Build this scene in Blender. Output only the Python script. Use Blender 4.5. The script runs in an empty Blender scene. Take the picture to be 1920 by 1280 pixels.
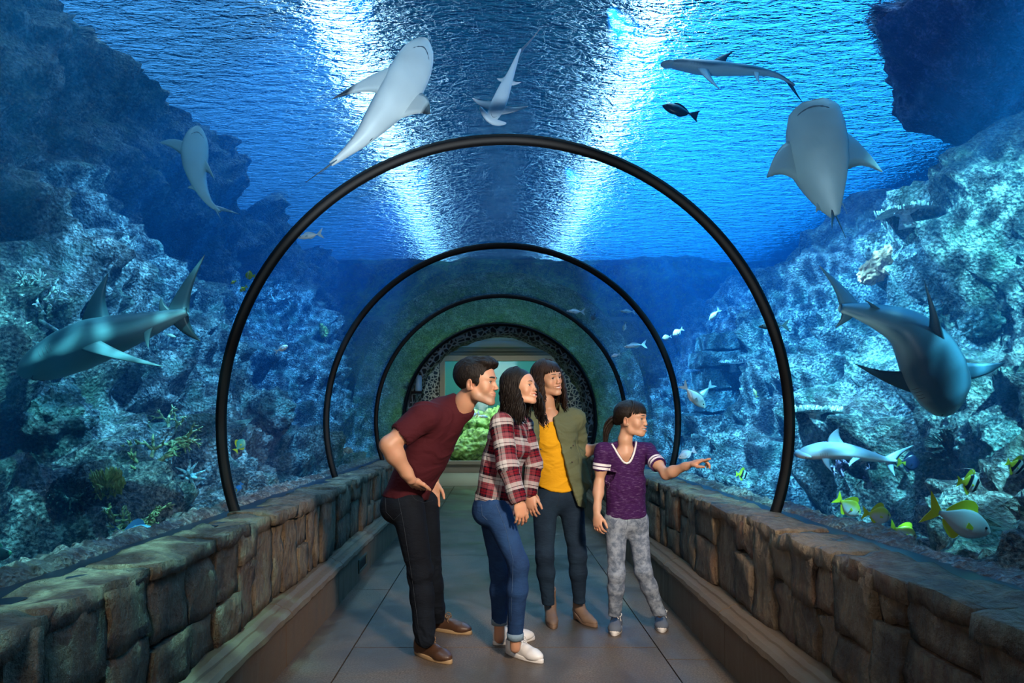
import bpy, math, random
import numpy as np
from mathutils import Vector, Matrix, noise as mnoise
random.seed(7)
SC = bpy.context.scene
COL = SC.collection
# ---------------------------------------------------------------- camera
FPX, CX, CY, CAMZ = 1280.0, 932.0, 784.0, 1.34
cam_d = bpy.data.cameras.new('camera'); cam = bpy.data.objects.new('camera', cam_d); COL.objects.link(cam)
cam_d.sensor_width = 36; cam_d.lens = 24; cam.location = (0, 0, CAMZ); cam.rotation_euler = (math.pi/2, 0, 0)
cam_d.shift_x = (960-CX)/1920; cam_d.shift_y = (CY-640)/1920; cam_d.clip_start = .05; cam_d.clip_end = 200
SC.camera = cam
# ---------------------------------------------------------------- view, world, render switches
vs = SC.view_settings; vs.view_transform = 'Standard'; vs.look = 'None'; vs.exposure = 0.0; vs.gamma = 1; vs.use_curve_mapping = False
cy = SC.cycles
cy.use_denoising = True; cy.max_bounces = 8; cy.diffuse_bounces = 2; cy.glossy_bounces = 3; cy.transmission_bounces = 5
cy.volume_bounces = 0; cy.transparent_max_bounces = 16; cy.caustics_reflective = False; cy.caustics_refractive = False
cy.sample_clamp_indirect = 3.0
w = bpy.data.worlds.new('world'); SC.world = w; w.use_nodes = True
w.node_tree.nodes['Background'].inputs[0].default_value = (.012, .10, .30, 1)
w.node_tree.nodes['Background'].inputs[1].default_value = .2

def lamp(kind, name, loc, aim, power, color, **kw):
    d = bpy.data.lights.new(name, kind); d.energy = power; d.color = color
    for k, v in kw.items(): setattr(d, k, v)
    o = bpy.data.objects.new(name, d); COL.objects.link(o); o.location = loc
    o.rotation_euler = (Vector(aim)-Vector(loc)).to_track_quat('-Z', 'Y').to_euler()
    return o
# strong daylight that falls through the tank's surface
lamp('SUN', 'sun', (0, 4, 9), (.35, 4.9, 0), 1.4, (.62, .95, 1.0), angle=.01)
# lamps hung over the water, in two rows along the tunnel, and wide panels added to brighten the water
def over(name, x, y, z, sx, sy, power, color): return lamp('AREA', name, (x, y, z), (x, y+.001, 0), power, color, shape='RECTANGLE', size=sx, size_y=sy)
over('surface_light', -2.15, 13, 6.6, .55, 26, 950, (.85, .95, 1))
over('surface_light', 2.15, 14.0, 6.6, .42, 24, 760, (.80, .93, 1))
over('surface_light', 6.3, 13.5, 7.2, 7.6, 26, 3300, (.06, .56, 1))
over('surface_light', -6.2, 13.5, 7.2, 6.4, 26, 900, (.20, .55, .95))
over('surface_light', 0, 18, 7.2, 4.0, 20, 70, (.10, .60, .70))
# unseen spots added under the surface to light the reef, caustic ripples patterned in
def ripple_spot(loc, aim, power, color, ang=64):
    o = lamp('SPOT', 'added_reef_spot', loc, aim, power, color, spot_size=math.radians(ang), spot_blend=.6, shadow_soft_size=.03)
    d = o.data; d.use_nodes = True; t = d.node_tree; e = [x for x in t.nodes if x.type == 'EMISSION'][0]
    tc = t.nodes.new('ShaderNodeTexCoord'); nz = t.nodes.new('ShaderNodeTexNoise'); nz.inputs['Scale'].default_value = 7
    mx = t.nodes.new('ShaderNodeMix'); mx.data_type = 'RGBA'; mx.blend_type = 'ADD'; mx.inputs[0].default_value = .12
    v = t.nodes.new('ShaderNodeTexVoronoi'); v.feature = 'DISTANCE_TO_EDGE'; v.inputs['Scale'].default_value = 15
    r = t.nodes.new('ShaderNodeValToRGB'); r.color_ramp.elements[0].color = (1, 1, 1, 1); r.color_ramp.elements[1].color = (.10, .10, .10, 1); r.color_ramp.elements[1].position = .16
    m = t.nodes.new('ShaderNodeMath'); m.operation = 'MULTIPLY'; m.inputs[1].default_value = 2.4
    for p, q in ((tc.outputs['Normal'], mx.inputs[6]), (tc.outputs['Normal'], nz.inputs['Vector']), (nz.outputs['Color'], mx.inputs[7]), (mx.outputs[2], v.inputs['Vector']), (v.outputs[0], r.inputs[0]), (r.outputs[0], m.inputs[0]), (m.outputs[0], e.inputs['Strength'])): t.links.new(p, q)
for x, y, tx, ty, tz, pw, c in ((2.9, 2.0, 3.6, 4.2, 1.2, 3200, (.42, 1.0, .90)), (.9, 5.5, 3.3, 6.5, 1.6, 3600, (.34, .82, 1)), (.9, 9.0, 3.3, 10, 1.8, 2400, (.28, .7, 1)),
                            (-.9, 1.6, -3.0, 2.6, 1.0, 1250, (.42, 1, .86)), (-.9, 5.0, -3.0, 5.8, 1.4, 1300, (.32, .75, 1)), (-.9, 9.0, -3.2, 10, 1.8, 1300, (.26, .65, 1))):
    ripple_spot((x, y, 4.65), (tx, ty, tz), pw, c)
# photographer's lamps inside the tunnel, behind and beside the camera
lamp('SPOT', 'key_light', (1.15, 1.0, 2.25), (.15, 4.1, .80), 640, (1, .84, .66), spot_size=math.radians(64), spot_blend=1, shadow_soft_size=.16)
lamp('SPOT', 'fill_light', (-.85, .1, 1.9), (.3, 4.3, .5), 110, (1, .82, .62), spot_size=math.radians(84), spot_blend=1, shadow_soft_size=.25)
# unseen spots added to light the bellies of the sharks overhead
lamp('SPOT', 'added_belly_spot', (.1, .9, 1.0), (-.55, 4.1, 3.4), 620, (.85, .95, 1), spot_size=math.radians(38), spot_blend=.8, shadow_soft_size=.1)
lamp('SPOT', 'added_belly_spot', (.3, .9, 1.0), (1.9, 4.2, 3.2), 210, (.80, .95, 1), spot_size=math.radians(42), spot_blend=.8, shadow_soft_size=.1)
lamp('SPOT', 'added_belly_spot', (-.2, .9, 1.0), (-1.9, 4.0, 2.9), 200, (.70, .92, 1), spot_size=math.radians(30), spot_blend=.8, shadow_soft_size=.1)
lamp('AREA', 'end_room_fill', (0, 13.9, 2.9), (0, 16.2, 1.6), 60, (1, .95, .82), size=1.2)  # unseen area light added to brighten the chamber and window frame
lamp('AREA', 'green_tank_light', (0, 18.6, 3.6), (0, 18.4, 0), 60, (.65, 1, .50), size=2.0)

def P(px, py, d):
    return np.array([(px-CX)/FPX*d, d, CAMZ-(py-CY)/FPX*d])

# ---------------------------------------------------------------- helpers: meshes and names
def mesh_np(name, V, F, mat=None, parent=None, smooth=True, col=None, uv=None, mats=None, midx=None):
    V = np.asarray(V, dtype=np.float32); me = bpy.data.meshes.new(name)
    if isinstance(F, np.ndarray) and F.ndim == 2:
        n, k = F.shape; me.vertices.add(len(V)); me.vertices.foreach_set('co', V.ravel())
        me.loops.add(n*k); me.loops.foreach_set('vertex_index', F.astype(np.int32).ravel())
        me.polygons.add(n); me.polygons.foreach_set('loop_start', np.arange(0, n*k, k, dtype=np.int32))
        me.update(calc_edges=True)
    else:
        me.from_pydata([tuple(v) for v in V.tolist()], [], [tuple(int(i) for i in f) for f in F])
    me.validate()
    if smooth: me.polygons.foreach_set('use_smooth', np.ones(len(me.polygons), dtype=bool))
    if col is not None and len(me.vertices) == len(V):
        a = me.attributes.new('Col', 'FLOAT_COLOR', 'POINT'); c = np.ones((len(V), 4), np.float32); c[:, :3] = np.asarray(col)[:, :3]
        a.data.foreach_set('color', c.ravel())
    if uv is not None and len(me.vertices) == len(V):
        a = me.attributes.new('cloth', 'FLOAT_VECTOR', 'POINT'); a.data.foreach_set('vector', np.asarray(uv, np.float32).ravel())
    for m in (mats or ([mat] if mat else [])): me.materials.append(m)
    if midx is not None: me.polygons.foreach_set('material_index', np.asarray(midx, np.int32))
    o = bpy.data.objects.new(name, me); COL.objects.link(o)
    if parent is not None: o.parent = parent
    return o
def empty(name, loc=(0, 0, 0)):
    o = bpy.data.objects.new(name, None); COL.objects.link(o); o.location = loc; o.empty_display_size = .1; return o
def tag(o, label=None, cat=None, group=None, kind=None):
    if label: o['label'] = label
    if cat: o['category'] = cat
    if group: o['group'] = group
    if kind: o['kind'] = kind
    return o
def rebase(root, kids):
    """keep world-space child meshes in place under an empty that stands at the thing's base"""
    for k in kids: k.parent = root; k.matrix_parent_inverse = Matrix.Translation(-root.location)
def joinm(parts):
    V, F, n = [], [], 0
    for v, f in parts:
        v = np.asarray(v, float); V.append(v); F += [tuple(i+n for i in q) for q in (f.tolist() if isinstance(f, np.ndarray) else f)]; n += len(v)
    return np.concatenate(V), F
def boxm(lo, hi):
    x0, y0, z0 = lo; x1, y1, z1 = hi
    return (np.array([(x0,y0,z0),(x1,y0,z0),(x1,y1,z0),(x0,y1,z0),(x0,y0,z1),(x1,y0,z1),(x1,y1,z1),(x0,y1,z1)], float),
            [(0,3,2,1),(4,5,6,7),(0,1,5,4),(1,2,6,5),(2,3,7,6),(3,0,4,7)])
def tubem(path, rad, n=8, cap=True):
    path = [Vector(p) for p in path]; m = len(path)
    if not hasattr(rad, '__len__'): rad = [rad]*m
    V = []; u = None
    for i in range(m):
        t = (path[min(i+1, m-1)]-path[max(i-1, 0)])
        t = t.normalized() if t.length > 1e-9 else Vector((0, 0, 1))
        if u is None: u = t.orthogonal().normalized()
        u = u-t*u.dot(t); u = u.normalized() if u.length > 1e-6 else t.orthogonal().normalized()
        b = t.cross(u)
        for k in range(n):
            a = 2*math.pi*k/n; V.append(path[i]+(u*math.cos(a)+b*math.sin(a))*rad[i])
    F = [(i*n+k, i*n+(k+1) % n, (i+1)*n+(k+1) % n, (i+1)*n+k) for i in range(m-1) for k in range(n)]
    if cap: F += [tuple(range(n))[::-1], tuple((m-1)*n+k for k in range(n))]
    return np.array([tuple(v) for v in V]), F
def spheremesh(c, r, nu=12, nv=8, R=None):
    r = np.array(r if hasattr(r, '__len__') else (r, r, r), float); V = [(0, 0, 1)]
    for j in range(1, nv):
        for i in range(nu):
            a, b = math.pi*j/nv, 2*math.pi*i/nu; V.append((math.sin(a)*math.cos(b), math.sin(a)*math.sin(b), math.cos(a)))
    V.append((0, 0, -1)); V = np.array(V)*r
    if R is not None: V = V@np.asarray(R).T
    F = [(0, 1+i, 1+(i+1) % nu) for i in range(nu)]
    for j in range(nv-2):
        for i in range(nu): F.append((1+j*nu+i, 1+(j+1)*nu+i, 1+(j+1)*nu+(i+1) % nu, 1+j*nu+(i+1) % nu))
    l = 1+(nv-1)*nu; F += [(l, 1+(nv-2)*nu+(i+1) % nu, 1+(nv-2)*nu+i) for i in range(nu)]
    return V+np.asarray(c), F
def gridm(nu, nv, wrap=False):
    i, j = np.meshgrid(np.arange(nu-1), np.arange(nv if wrap else nv-1), indexing='ij'); j2 = (j+1) % nv
    return np.stack([i*nv+j, (i+1)*nv+j, (i+1)*nv+j2, i*nv+j2], -1).reshape(-1, 4)

# value noise on numpy arrays
def _hash(ix, iy, iz):
    n = (ix.astype(np.int64)*73856093) ^ (iy.astype(np.int64)*19349663) ^ (iz.astype(np.int64)*83492791)
    n = (n ^ (n >> 13))*1274126177 & 0x7fffffff; n = (n ^ (n >> 15))*2246822519 & 0x7fffffff
    return (n & 0xffff)/65535.0
def vnoise(p):
    p = np.asarray(p, float); i = np.floor(p).astype(np.int64); f = p-i; f = f*f*(3-2*f); r = 0
    for a in (0, 1):
        for b in (0, 1):
            for c in (0, 1):
                w_ = (f[..., 0] if a else 1-f[..., 0])*(f[..., 1] if b else 1-f[..., 1])*(f[..., 2] if c else 1-f[..., 2])
                r = r+w_*_hash(i[..., 0]+a, i[..., 1]+b, i[..., 2]+c)
    return r*2-1
def fbm(p, o=4, g=.5):
    r = 0; a = 1
    for k in range(o): r = r+a*vnoise(p*(2.03**k)+17.3*k); a *= g
    return r
def ridged(p, o=4, g=.55):
    r = 0; a = 1
    for k in range(o): r = r+a*(1-np.abs(vnoise(p*(2.07**k)+9.1*k))*2); a *= g
    return r
def cells(p, seed=0):
    """distance to the nearest jittered point"""
    p = np.asarray(p, float); i = np.floor(p).astype(np.int64); best = np.full(p.shape[:-1], 9.)
    for a in (-1, 0, 1):
        for b in (-1, 0, 1):
            for c in (-1, 0, 1):
                q = i+np.array((a, b, c)); j = np.stack([_hash(q[..., 0]+seed, q[..., 1], q[..., 2]), _hash(q[..., 0], q[..., 1]+77+seed, q[..., 2]), _hash(q[..., 0], q[..., 1], q[..., 2]+191+seed)], -1)
                best = np.minimum(best, np.linalg.norm(q+j-p, axis=-1))
    return best

# ---------------------------------------------------------------- materials
class NT:
    def __init__(s, name):
        s.m = bpy.data.materials.new(name); s.m.use_nodes = True; s.t = s.m.node_tree; s.t.nodes.clear()
        s.out = s.n('ShaderNodeOutputMaterial')
    def n(s, typ, **kw):
        x = s.t.nodes.new(typ)
        for k, v in kw.items(): setattr(x, k, v)
        return x
    def l(s, a, b): s.t.links.new(a, b)
    def tex(s, kind='Object'): return s.n('ShaderNodeTexCoord').outputs[kind]
    def noise(s, vec, scale, detail=4, rough=.55, dist=0):
        x = s.n('ShaderNodeTexNoise'); x.inputs['Scale'].default_value = scale; x.inputs['Detail'].default_value = detail
        x.inputs['Roughness'].default_value = rough; x.inputs['Distortion'].default_value = dist
        if vec is not None: s.l(vec, x.inputs['Vector'])
        return x
    def vor(s, vec, scale, feature='F1'):
        x = s.n('ShaderNodeTexVoronoi', feature=feature); x.inputs['Scale'].default_value = scale
        if vec is not None: s.l(vec, x.inputs['Vector'])
        return x
    def ramp(s, fac, stops, interp='LINEAR'):
        x = s.n('ShaderNodeValToRGB'); x.color_ramp.interpolation = interp; e = x.color_ramp.elements
        while len(e) < len(stops): e.new(.5)
        for k, (p, c) in enumerate(stops):
            e[k].position = p; e[k].color = tuple(c)+(1,) if len(c) == 3 else c
        s.l(fac, x.inputs[0]); return x.outputs[0]
    def mix(s, fac, a, b, mode='MIX'):
        x = s.n('ShaderNodeMix', data_type='RGBA', blend_type=mode)
        for v, i in ((fac, 0), (a, 6), (b, 7)):
            if hasattr(v, 'links'): s.l(v, x.inputs[i])
            elif i == 0: x.inputs[0].default_value = v
            else: x.inputs[i].default_value = tuple(v)+(1,)
        return x.outputs[2]
    def math(s, op, a, b=None, c=None):
        x = s.n('ShaderNodeMath', operation=op)
        for k, v in enumerate((a, b, c)):
            if v is None: continue
            if hasattr(v, 'links'): s.l(v, x.inputs[k])
            else: x.inputs[k].default_value = v
        return x.outputs[0]
    def mapping(s, vec, scale=(1, 1, 1), rot=(0, 0, 0), loc=(0, 0, 0)):
        x = s.n('ShaderNodeMapping'); s.l(vec, x.inputs[0]); x.inputs['Scale'].default_value = scale; x.inputs['Rotation'].default_value = rot; x.inputs['Location'].default_value = loc
        return x.outputs[0]
    def bump(s, h, strength=.5, dist=.01, normal=None):
        x = s.n('ShaderNodeBump'); x.inputs['Strength'].default_value = strength; x.inputs['Distance'].default_value = dist
        s.l(h, x.inputs['Height'])
        if normal is not None: s.l(normal, x.inputs['Normal'])
        return x.outputs[0]
    def bsdf(s, color=None, rough=.7, normal=None, **kw):
        x = s.n('ShaderNodeBsdfPrincipled')
        if color is not None:
            if hasattr(color, 'links'): s.l(color, x.inputs['Base Color'])
            else: x.inputs['Base Color'].default_value = tuple(color)+(1,)
        if hasattr(rough, 'links'): s.l(rough, x.inputs['Roughness'])
        else: x.inputs['Roughness'].default_value = rough
        if normal is not None: s.l(normal, x.inputs['Normal'])
        for k, v in kw.items(): x.inputs[k.replace('_', ' ')].default_value = v
        s.l(x.outputs[0], s.out.inputs[0]); return x
    def attr(s, name='Col'): return s.n('ShaderNodeAttribute', attribute_name=name).outputs[0]

def m_plain(name, c, rough=.6, bump=0, scale=60, **kw):
    t = NT(name); nz = t.noise(t.tex(), scale, 4)
    col = t.mix(t.math('MULTIPLY', nz.outputs[0], .35), c, tuple(v*.7 for v in c))
    t.bsdf(col, rough, t.bump(nz.outputs[0], bump, .004) if bump else None, **kw); return t.m
def m_vc(name, rough=.6, bump=0, scale=60, bdist=.004, **kw):
    t = NT(name); nz = t.noise(t.tex(), scale, 4)
    t.bsdf(t.attr(), rough, t.bump(nz.outputs[0], bump, bdist) if bump else None, **kw); return t.m
def m_stone():
    t = NT('wall_stone'); oi = t.n('ShaderNodeObjectInfo'); c = t.tex('Object')
    g = t.n('ShaderNodeNewGeometry').outputs['Position']
    big = t.noise(g, 3.0, 5, .6); fine = t.noise(g, 26, 6, .7); st = t.noise(t.mapping(g, (9, 9, 2.2)), 2.2, 5, .65)
    base = t.ramp(oi.outputs['Random'], [(0, (.16, .095, .055)), (.25, (.27, .18, .11)), (.5, (.20, .125, .07)), (.72, (.33, .235, .15)), (.86, (.24, .10, .05)), (1, (.12, .08, .055))])
    base = t.mix(t.ramp(st.outputs[0], [(.42, (0, 0, 0)), (.62, (1, 1, 1))]), base, (.36, .27, .17))
    base = t.mix(t.ramp(big.outputs[0], [(.36, (1, 1, 1)), (.5, (0, 0, 0))]), base, (.075, .045, .028))
    base = t.mix(t.math('MULTIPLY', fine.outputs[0], .6), base, (.10, .07, .045))
    vo = t.vor(t.mapping(g, (1, 1, .45)), 34)
    h = t.math('ADD', t.math('MULTIPLY', fine.outputs[0], 1.0), t.math('MULTIPLY', vo.outputs[0], .45))
    nb = t.bump(h, 1.0, .035, t.bump(st.outputs[0], .7, .05))
    t.bsdf(base, t.ramp(fine.outputs[0], [(.3, (.42,)*3), (.7, (.8,)*3)]), nb); return t.m
def m_floor():
    t = NT('floor_concrete'); g = t.n('ShaderNodeNewGeometry').outputs['Position']
    sp = t.noise(g, 95, 4, .8); mid = t.noise(g, 6, 5, .6); big = t.noise(g, 1.3, 4, .6, .6)
    c = t.ramp(sp.outputs[0], [(.33, (.035, .022, .014)), (.5, (.15, .095, .06)), (.68, (.34, .24, .16))])
    c = t.mix(t.ramp(big.outputs[0], [(.38, (0, 0, 0)), (.62, (.8, .8, .8))]), c, (.05, .045, .042))
    c = t.mix(t.math('MULTIPLY', mid.outputs[0], .5), c, (.11, .085, .065))
    b = t.bump(t.math('ADD', t.math('MULTIPLY', sp.outputs[0], .4), mid.outputs[0]), .4, .012)
    t.bsdf(c, t.ramp(big.outputs[0], [(.35, (.62,)*3), (.62, (.28,)*3)]), b); return t.m
def m_reef(name='reef_rock', light=(.78, .84, .74), dark=(.035, .07, .08), green=(.16, .30, .20), rust=(.30, .17, .14)):
    t = NT(name); g = t.tex('Object')
    f = t.noise(g, 42, 5, .72); f2 = t.noise(g, 9, 5, .6); m = t.noise(g, 3.2, 5, .6); b = t.noise(g, .9, 3, .5, .4); v = t.vor(g, 14); v2 = t.vor(t.mapping(g, loc=(3, 1, 2)), 46)
    sel = t.math('ADD', t.math('MULTIPLY', f.outputs[0], .62), t.math('MULTIPLY', f2.outputs[0], .38))
    c = t.ramp(sel, [(.44, dark), (.51, tuple((a+d)*.35 for a, d in zip(light, dark))), (.58, light), (.66, tuple(min(1, a*1.6) for a in light))])  # sparkle highlights and black crevices painted in as random bright and dark grain
    c = t.mix(t.ramp(m.outputs[0], [(.50, (0, 0, 0)), (.64, (.65,)*3)]), c, green)
    c = t.mix(t.ramp(b.outputs[0], [(.55, (0, 0, 0)), (.68, (.5,)*3)]), c, rust)
    c = t.mix(t.attr('cave'), c, (.015, .035, .05))  # shade of the hollows painted into the rock colour
    h = t.math('ADD', t.math('MULTIPLY', f.outputs[0], .8), t.math('ADD', t.math('MULTIPLY', v.outputs[0], .8), t.math('MULTIPLY', v2.outputs[0], .55)))
    t.bsdf(c, .5, t.bump(h, 1.0, .10)); return t.m
def m_acrylic():
    t = NT('clear_acrylic'); g = t.n('ShaderNodeNewGeometry').outputs['Position']
    nz = t.noise(t.mapping(g, (2.0, 9.0, 2.0)), 1.3, 3, .5)
    gl = t.n('ShaderNodeBsdfGlossy'); gl.inputs['Roughness'].default_value = .07; gl.inputs['Color'].default_value = (.55, .8, 1, 1)
    t.l(t.bump(nz.outputs[0], .12, .05), gl.inputs['Normal'])
    tr = t.n('ShaderNodeBsdfTransparent'); tr.inputs[0].default_value = (.955, .985, 1, 1)
    lw = t.n('ShaderNodeLayerWeight'); lw.inputs[0].default_value = .12
    mx = t.n('ShaderNodeMixShader'); t.l(t.math('MULTIPLY_ADD', lw.outputs['Fresnel'], .55, .012), mx.inputs[0])
    t.l(tr.outputs[0], mx.inputs[1]); t.l(gl.outputs[0], mx.inputs[2]); t.l(mx.outputs[0], t.out.inputs[0]); return t.m
def m_surface():
    """the wavy water surface: part of the light goes straight through, through a net of caustic lines painted into its transparency"""
    t = NT('water_surface'); g = t.n('ShaderNodeNewGeometry').outputs['Position']
    w1 = t.noise(t.mapping(g, (1, 2.4, 1)), 3.4, 3, .55, .5); w2 = t.noise(t.mapping(g, (1.2, 3.2, 1)), 10, 3, .6, .4)
    h = t.math('ADD', w1.outputs[0], t.math('MULTIPLY', w2.outputs[0], .45))
    b = t.bump(h, 1, .35)
    rf = t.n('ShaderNodeBsdfRefraction'); rf.inputs['IOR'].default_value = 1.14; rf.inputs['Roughness'].default_value = .0; rf.inputs['Color'].default_value = (.8, .95, 1, 1)
    t.l(b, rf.inputs['Normal'])
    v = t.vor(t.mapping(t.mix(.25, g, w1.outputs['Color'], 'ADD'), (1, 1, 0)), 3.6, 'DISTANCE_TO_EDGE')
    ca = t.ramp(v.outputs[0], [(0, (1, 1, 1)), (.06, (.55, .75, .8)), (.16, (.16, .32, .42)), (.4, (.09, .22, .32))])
    tr = t.n('ShaderNodeBsdfTransparent'); t.l(ca, tr.inputs[0])
    mx = t.n('ShaderNodeMixShader'); mx.inputs[0].default_value = .72
    t.l(tr.outputs[0], mx.inputs[1]); t.l(rf.outputs[0], mx.inputs[2]); t.l(mx.outputs[0], t.out.inputs[0]); return t.m
def m_water(dens=.05, col=(.03, .36, 1.0), ab=.24):
    t = NT('sea_water'); s = t.n('ShaderNodeVolumeScatter'); s.inputs['Color'].default_value = col+(1,); s.inputs['Density'].default_value = dens
    s.inputs['Anisotropy'].default_value = .2
    a = t.n('ShaderNodeVolumeAbsorption'); a.inputs['Color'].default_value = (.06, .60, .97, 1); a.inputs['Density'].default_value = ab
    x = t.n('ShaderNodeAddShader'); t.l(s.outputs[0], x.inputs[0]); t.l(a.outputs[0], x.inputs[1]); t.l(x.outputs[0], t.out.inputs['Volume']); return t.m
M = dict(stone=m_stone(), floor=m_floor(), reef=m_reef(), acrylic=m_acrylic(), surface=m_surface(), water=m_water(),
         black=m_plain('black_metal', (.004, .004, .005), .5, Specular_IOR_Level=.15), gasket=m_plain('dark_gasket', (.008, .012, .022), .3),
         mortar=m_plain('dark_mortar', (.045, .03, .02), .9, .8, 40),
         plinth=m_plain('plinth_concrete', (.15, .095, .055), .6, .6, 25),
         concrete=m_plain('end_concrete', (.26, .27, .22), .7, .5, 20),
         darkbeam=m_plain('dark_beam', (.05, .075, .06), .7, .4, 20))
# ---------------------------------------------------------------- the setting
TX, TZ, TR = .045, 1.31, 1.55         # tunnel axis and radius
RY = [-1.35, 1.29, 3.74, 6.03, 8.5, 11.1]
SPRING = math.acos((.86-TZ)/TR)       # angle from the top at which the acrylic stands on the wall
def arc(r, n=64, a0=-SPRING, a1=SPRING): return [(TX+r*math.sin(a0+(a1-a0)*i/n), TZ+r*math.cos(a0+(a1-a0)*i/n)) for i in range(n+1)]
# acrylic panels between the rings
for i in range(len(RY)-1):
    A = arc(TR+.012, 72); V = np.array([(x, y, z) for y in (RY[i], RY[i+1]) for x, z in A])
    tag(mesh_np('window_%d' % (i+1), V, gridm(2, len(A)), M['acrylic']), kind='structure', label='curved clear acrylic tunnel panel')
# rings (black joints)
RW = {1: .035, 2: .025, 3: .016, 4: .008, 5: .04}
for i in range(1, len(RY)):
    r0, r1 = TR-.012, TR+.028; hw = RW[i]
    prof = [(r0, -hw*.6), (r0-.012, 0), (r0, hw*.6), (r0+.02, hw), (r1, hw), (r1, -hw), (r0+.02, -hw)]
    V = [(TX+r*math.sin(a), RY[i]+dy, TZ+r*math.cos(a)) for a in np.linspace(-SPRING-.03, SPRING+.03, 97) for r, dy in prof]
    tag(mesh_np('trim_%d' % i, V, gridm(97, len(prof), True), M['black']), kind='structure', label='black arched joint ring of the tunnel')
# water: a solid with the tunnel cut out of its underside
WS = 4.8; Y0, Y1 = -1.6, 15.6
A = arc(TR+.03, 60, -SPRING-.12, SPRING+.12)
sec = [(-9, .3), (-9, WS), (9, WS), (9, .3), (A[-1][0], .3)]+[(x, z) for x, z in A[::-1]]+[(A[0][0], .3)]
n = len(sec); V = [(x, y, z) for y in (Y0, Y1) for x, z in sec]
F = [(k, (k+1) % n, n+(k+1) % n, n+k) for k in range(n)]+[tuple(range(n))[::-1], tuple(n+k for k in range(n))]
wt = mesh_np('water', V, F, M['water'], smooth=False); tag(wt, kind='structure')
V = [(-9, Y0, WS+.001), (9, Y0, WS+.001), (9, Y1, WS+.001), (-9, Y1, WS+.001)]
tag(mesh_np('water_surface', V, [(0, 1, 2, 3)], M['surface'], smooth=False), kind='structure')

# floor: base and cast slabs
fl = mesh_np('floor', *boxm((-1.4, -1.5, -.12), (1.5, 13.6, -.012)), M['mortar'], smooth=False); tag(fl, kind='structure')
xs = [(-1.19, -.845), (-.837, .935), (.943, 1.31)]; rr = random.Random(3)
for k, (a, b) in enumerate(xs):
    y = -1.4+[.3, 0, .9][k]
    while y < 13.2:
        L = 2.15 if k != 1 else 2.7
        v, f = boxm((a, y, -.1), (b, min(y+L-.009, 13.5), 0)); v[4:, :2] += 0
        mesh_np('slab', v, f, M['floor'], fl, smooth=False); y += L
# side walls: core, stones, cap, ledge
def rock(lo, hi, r, n=(4, 4, 4), amp=.012, seed=0, rnd=.02):
    """a rough block: a box surface grid, corners rounded and faces uneven"""
    lo = np.array(lo, float); hi = np.array(hi, float); nx, ny, nz = n; idx = {}; V = []; F = []
    def vid(i, j, k):
        if (i, j, k) not in idx: idx[(i, j, k)] = len(V); V.append((i/nx, j/ny, k/nz))
        return idx[(i, j, k)]
    for j in range(ny):
        for k in range(nz):
            F.append((vid(0, j, k), vid(0, j, k+1), vid(0, j+1, k+1), vid(0, j+1, k))); F.append((vid(nx, j, k), vid(nx, j+1, k), vid(nx, j+1, k+1), vid(nx, j, k+1)))
    for i in range(nx):
        for k in range(nz):
            F.append((vid(i, 0, k), vid(i+1, 0, k), vid(i+1, 0, k+1), vid(i, 0, k+1))); F.append((vid(i, ny, k), vid(i, ny, k+1), vid(i+1, ny, k+1), vid(i+1, ny, k)))
    for i in range(nx):
        for j in range(ny):
            F.append((vid(i, j, 0), vid(i, j+1, 0), vid(i+1, j+1, 0), vid(i+1, j, 0))); F.append((vid(i, j, nz), vid(i+1, j, nz), vid(i+1, j+1, nz), vid(i, j+1, nz)))
    U = np.array(V); s = hi-lo; Pp = lo+U*s; c = (lo+hi)/2
    inner = np.clip(Pp, lo+rnd, hi-rnd); dv = Pp-inner; L = np.linalg.norm(dv, axis=1, keepdims=True)
    Pp = inner+np.where(L > 1e-9, dv/np.maximum(L, 1e-9)*rnd, 0)
    q = Pp+seed*3.7
    Pp += amp*np.stack([fbm(q*9, 3), fbm(q*9+31, 3), fbm(q*9+67, 3)], -1)
    return Pp, F
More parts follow.
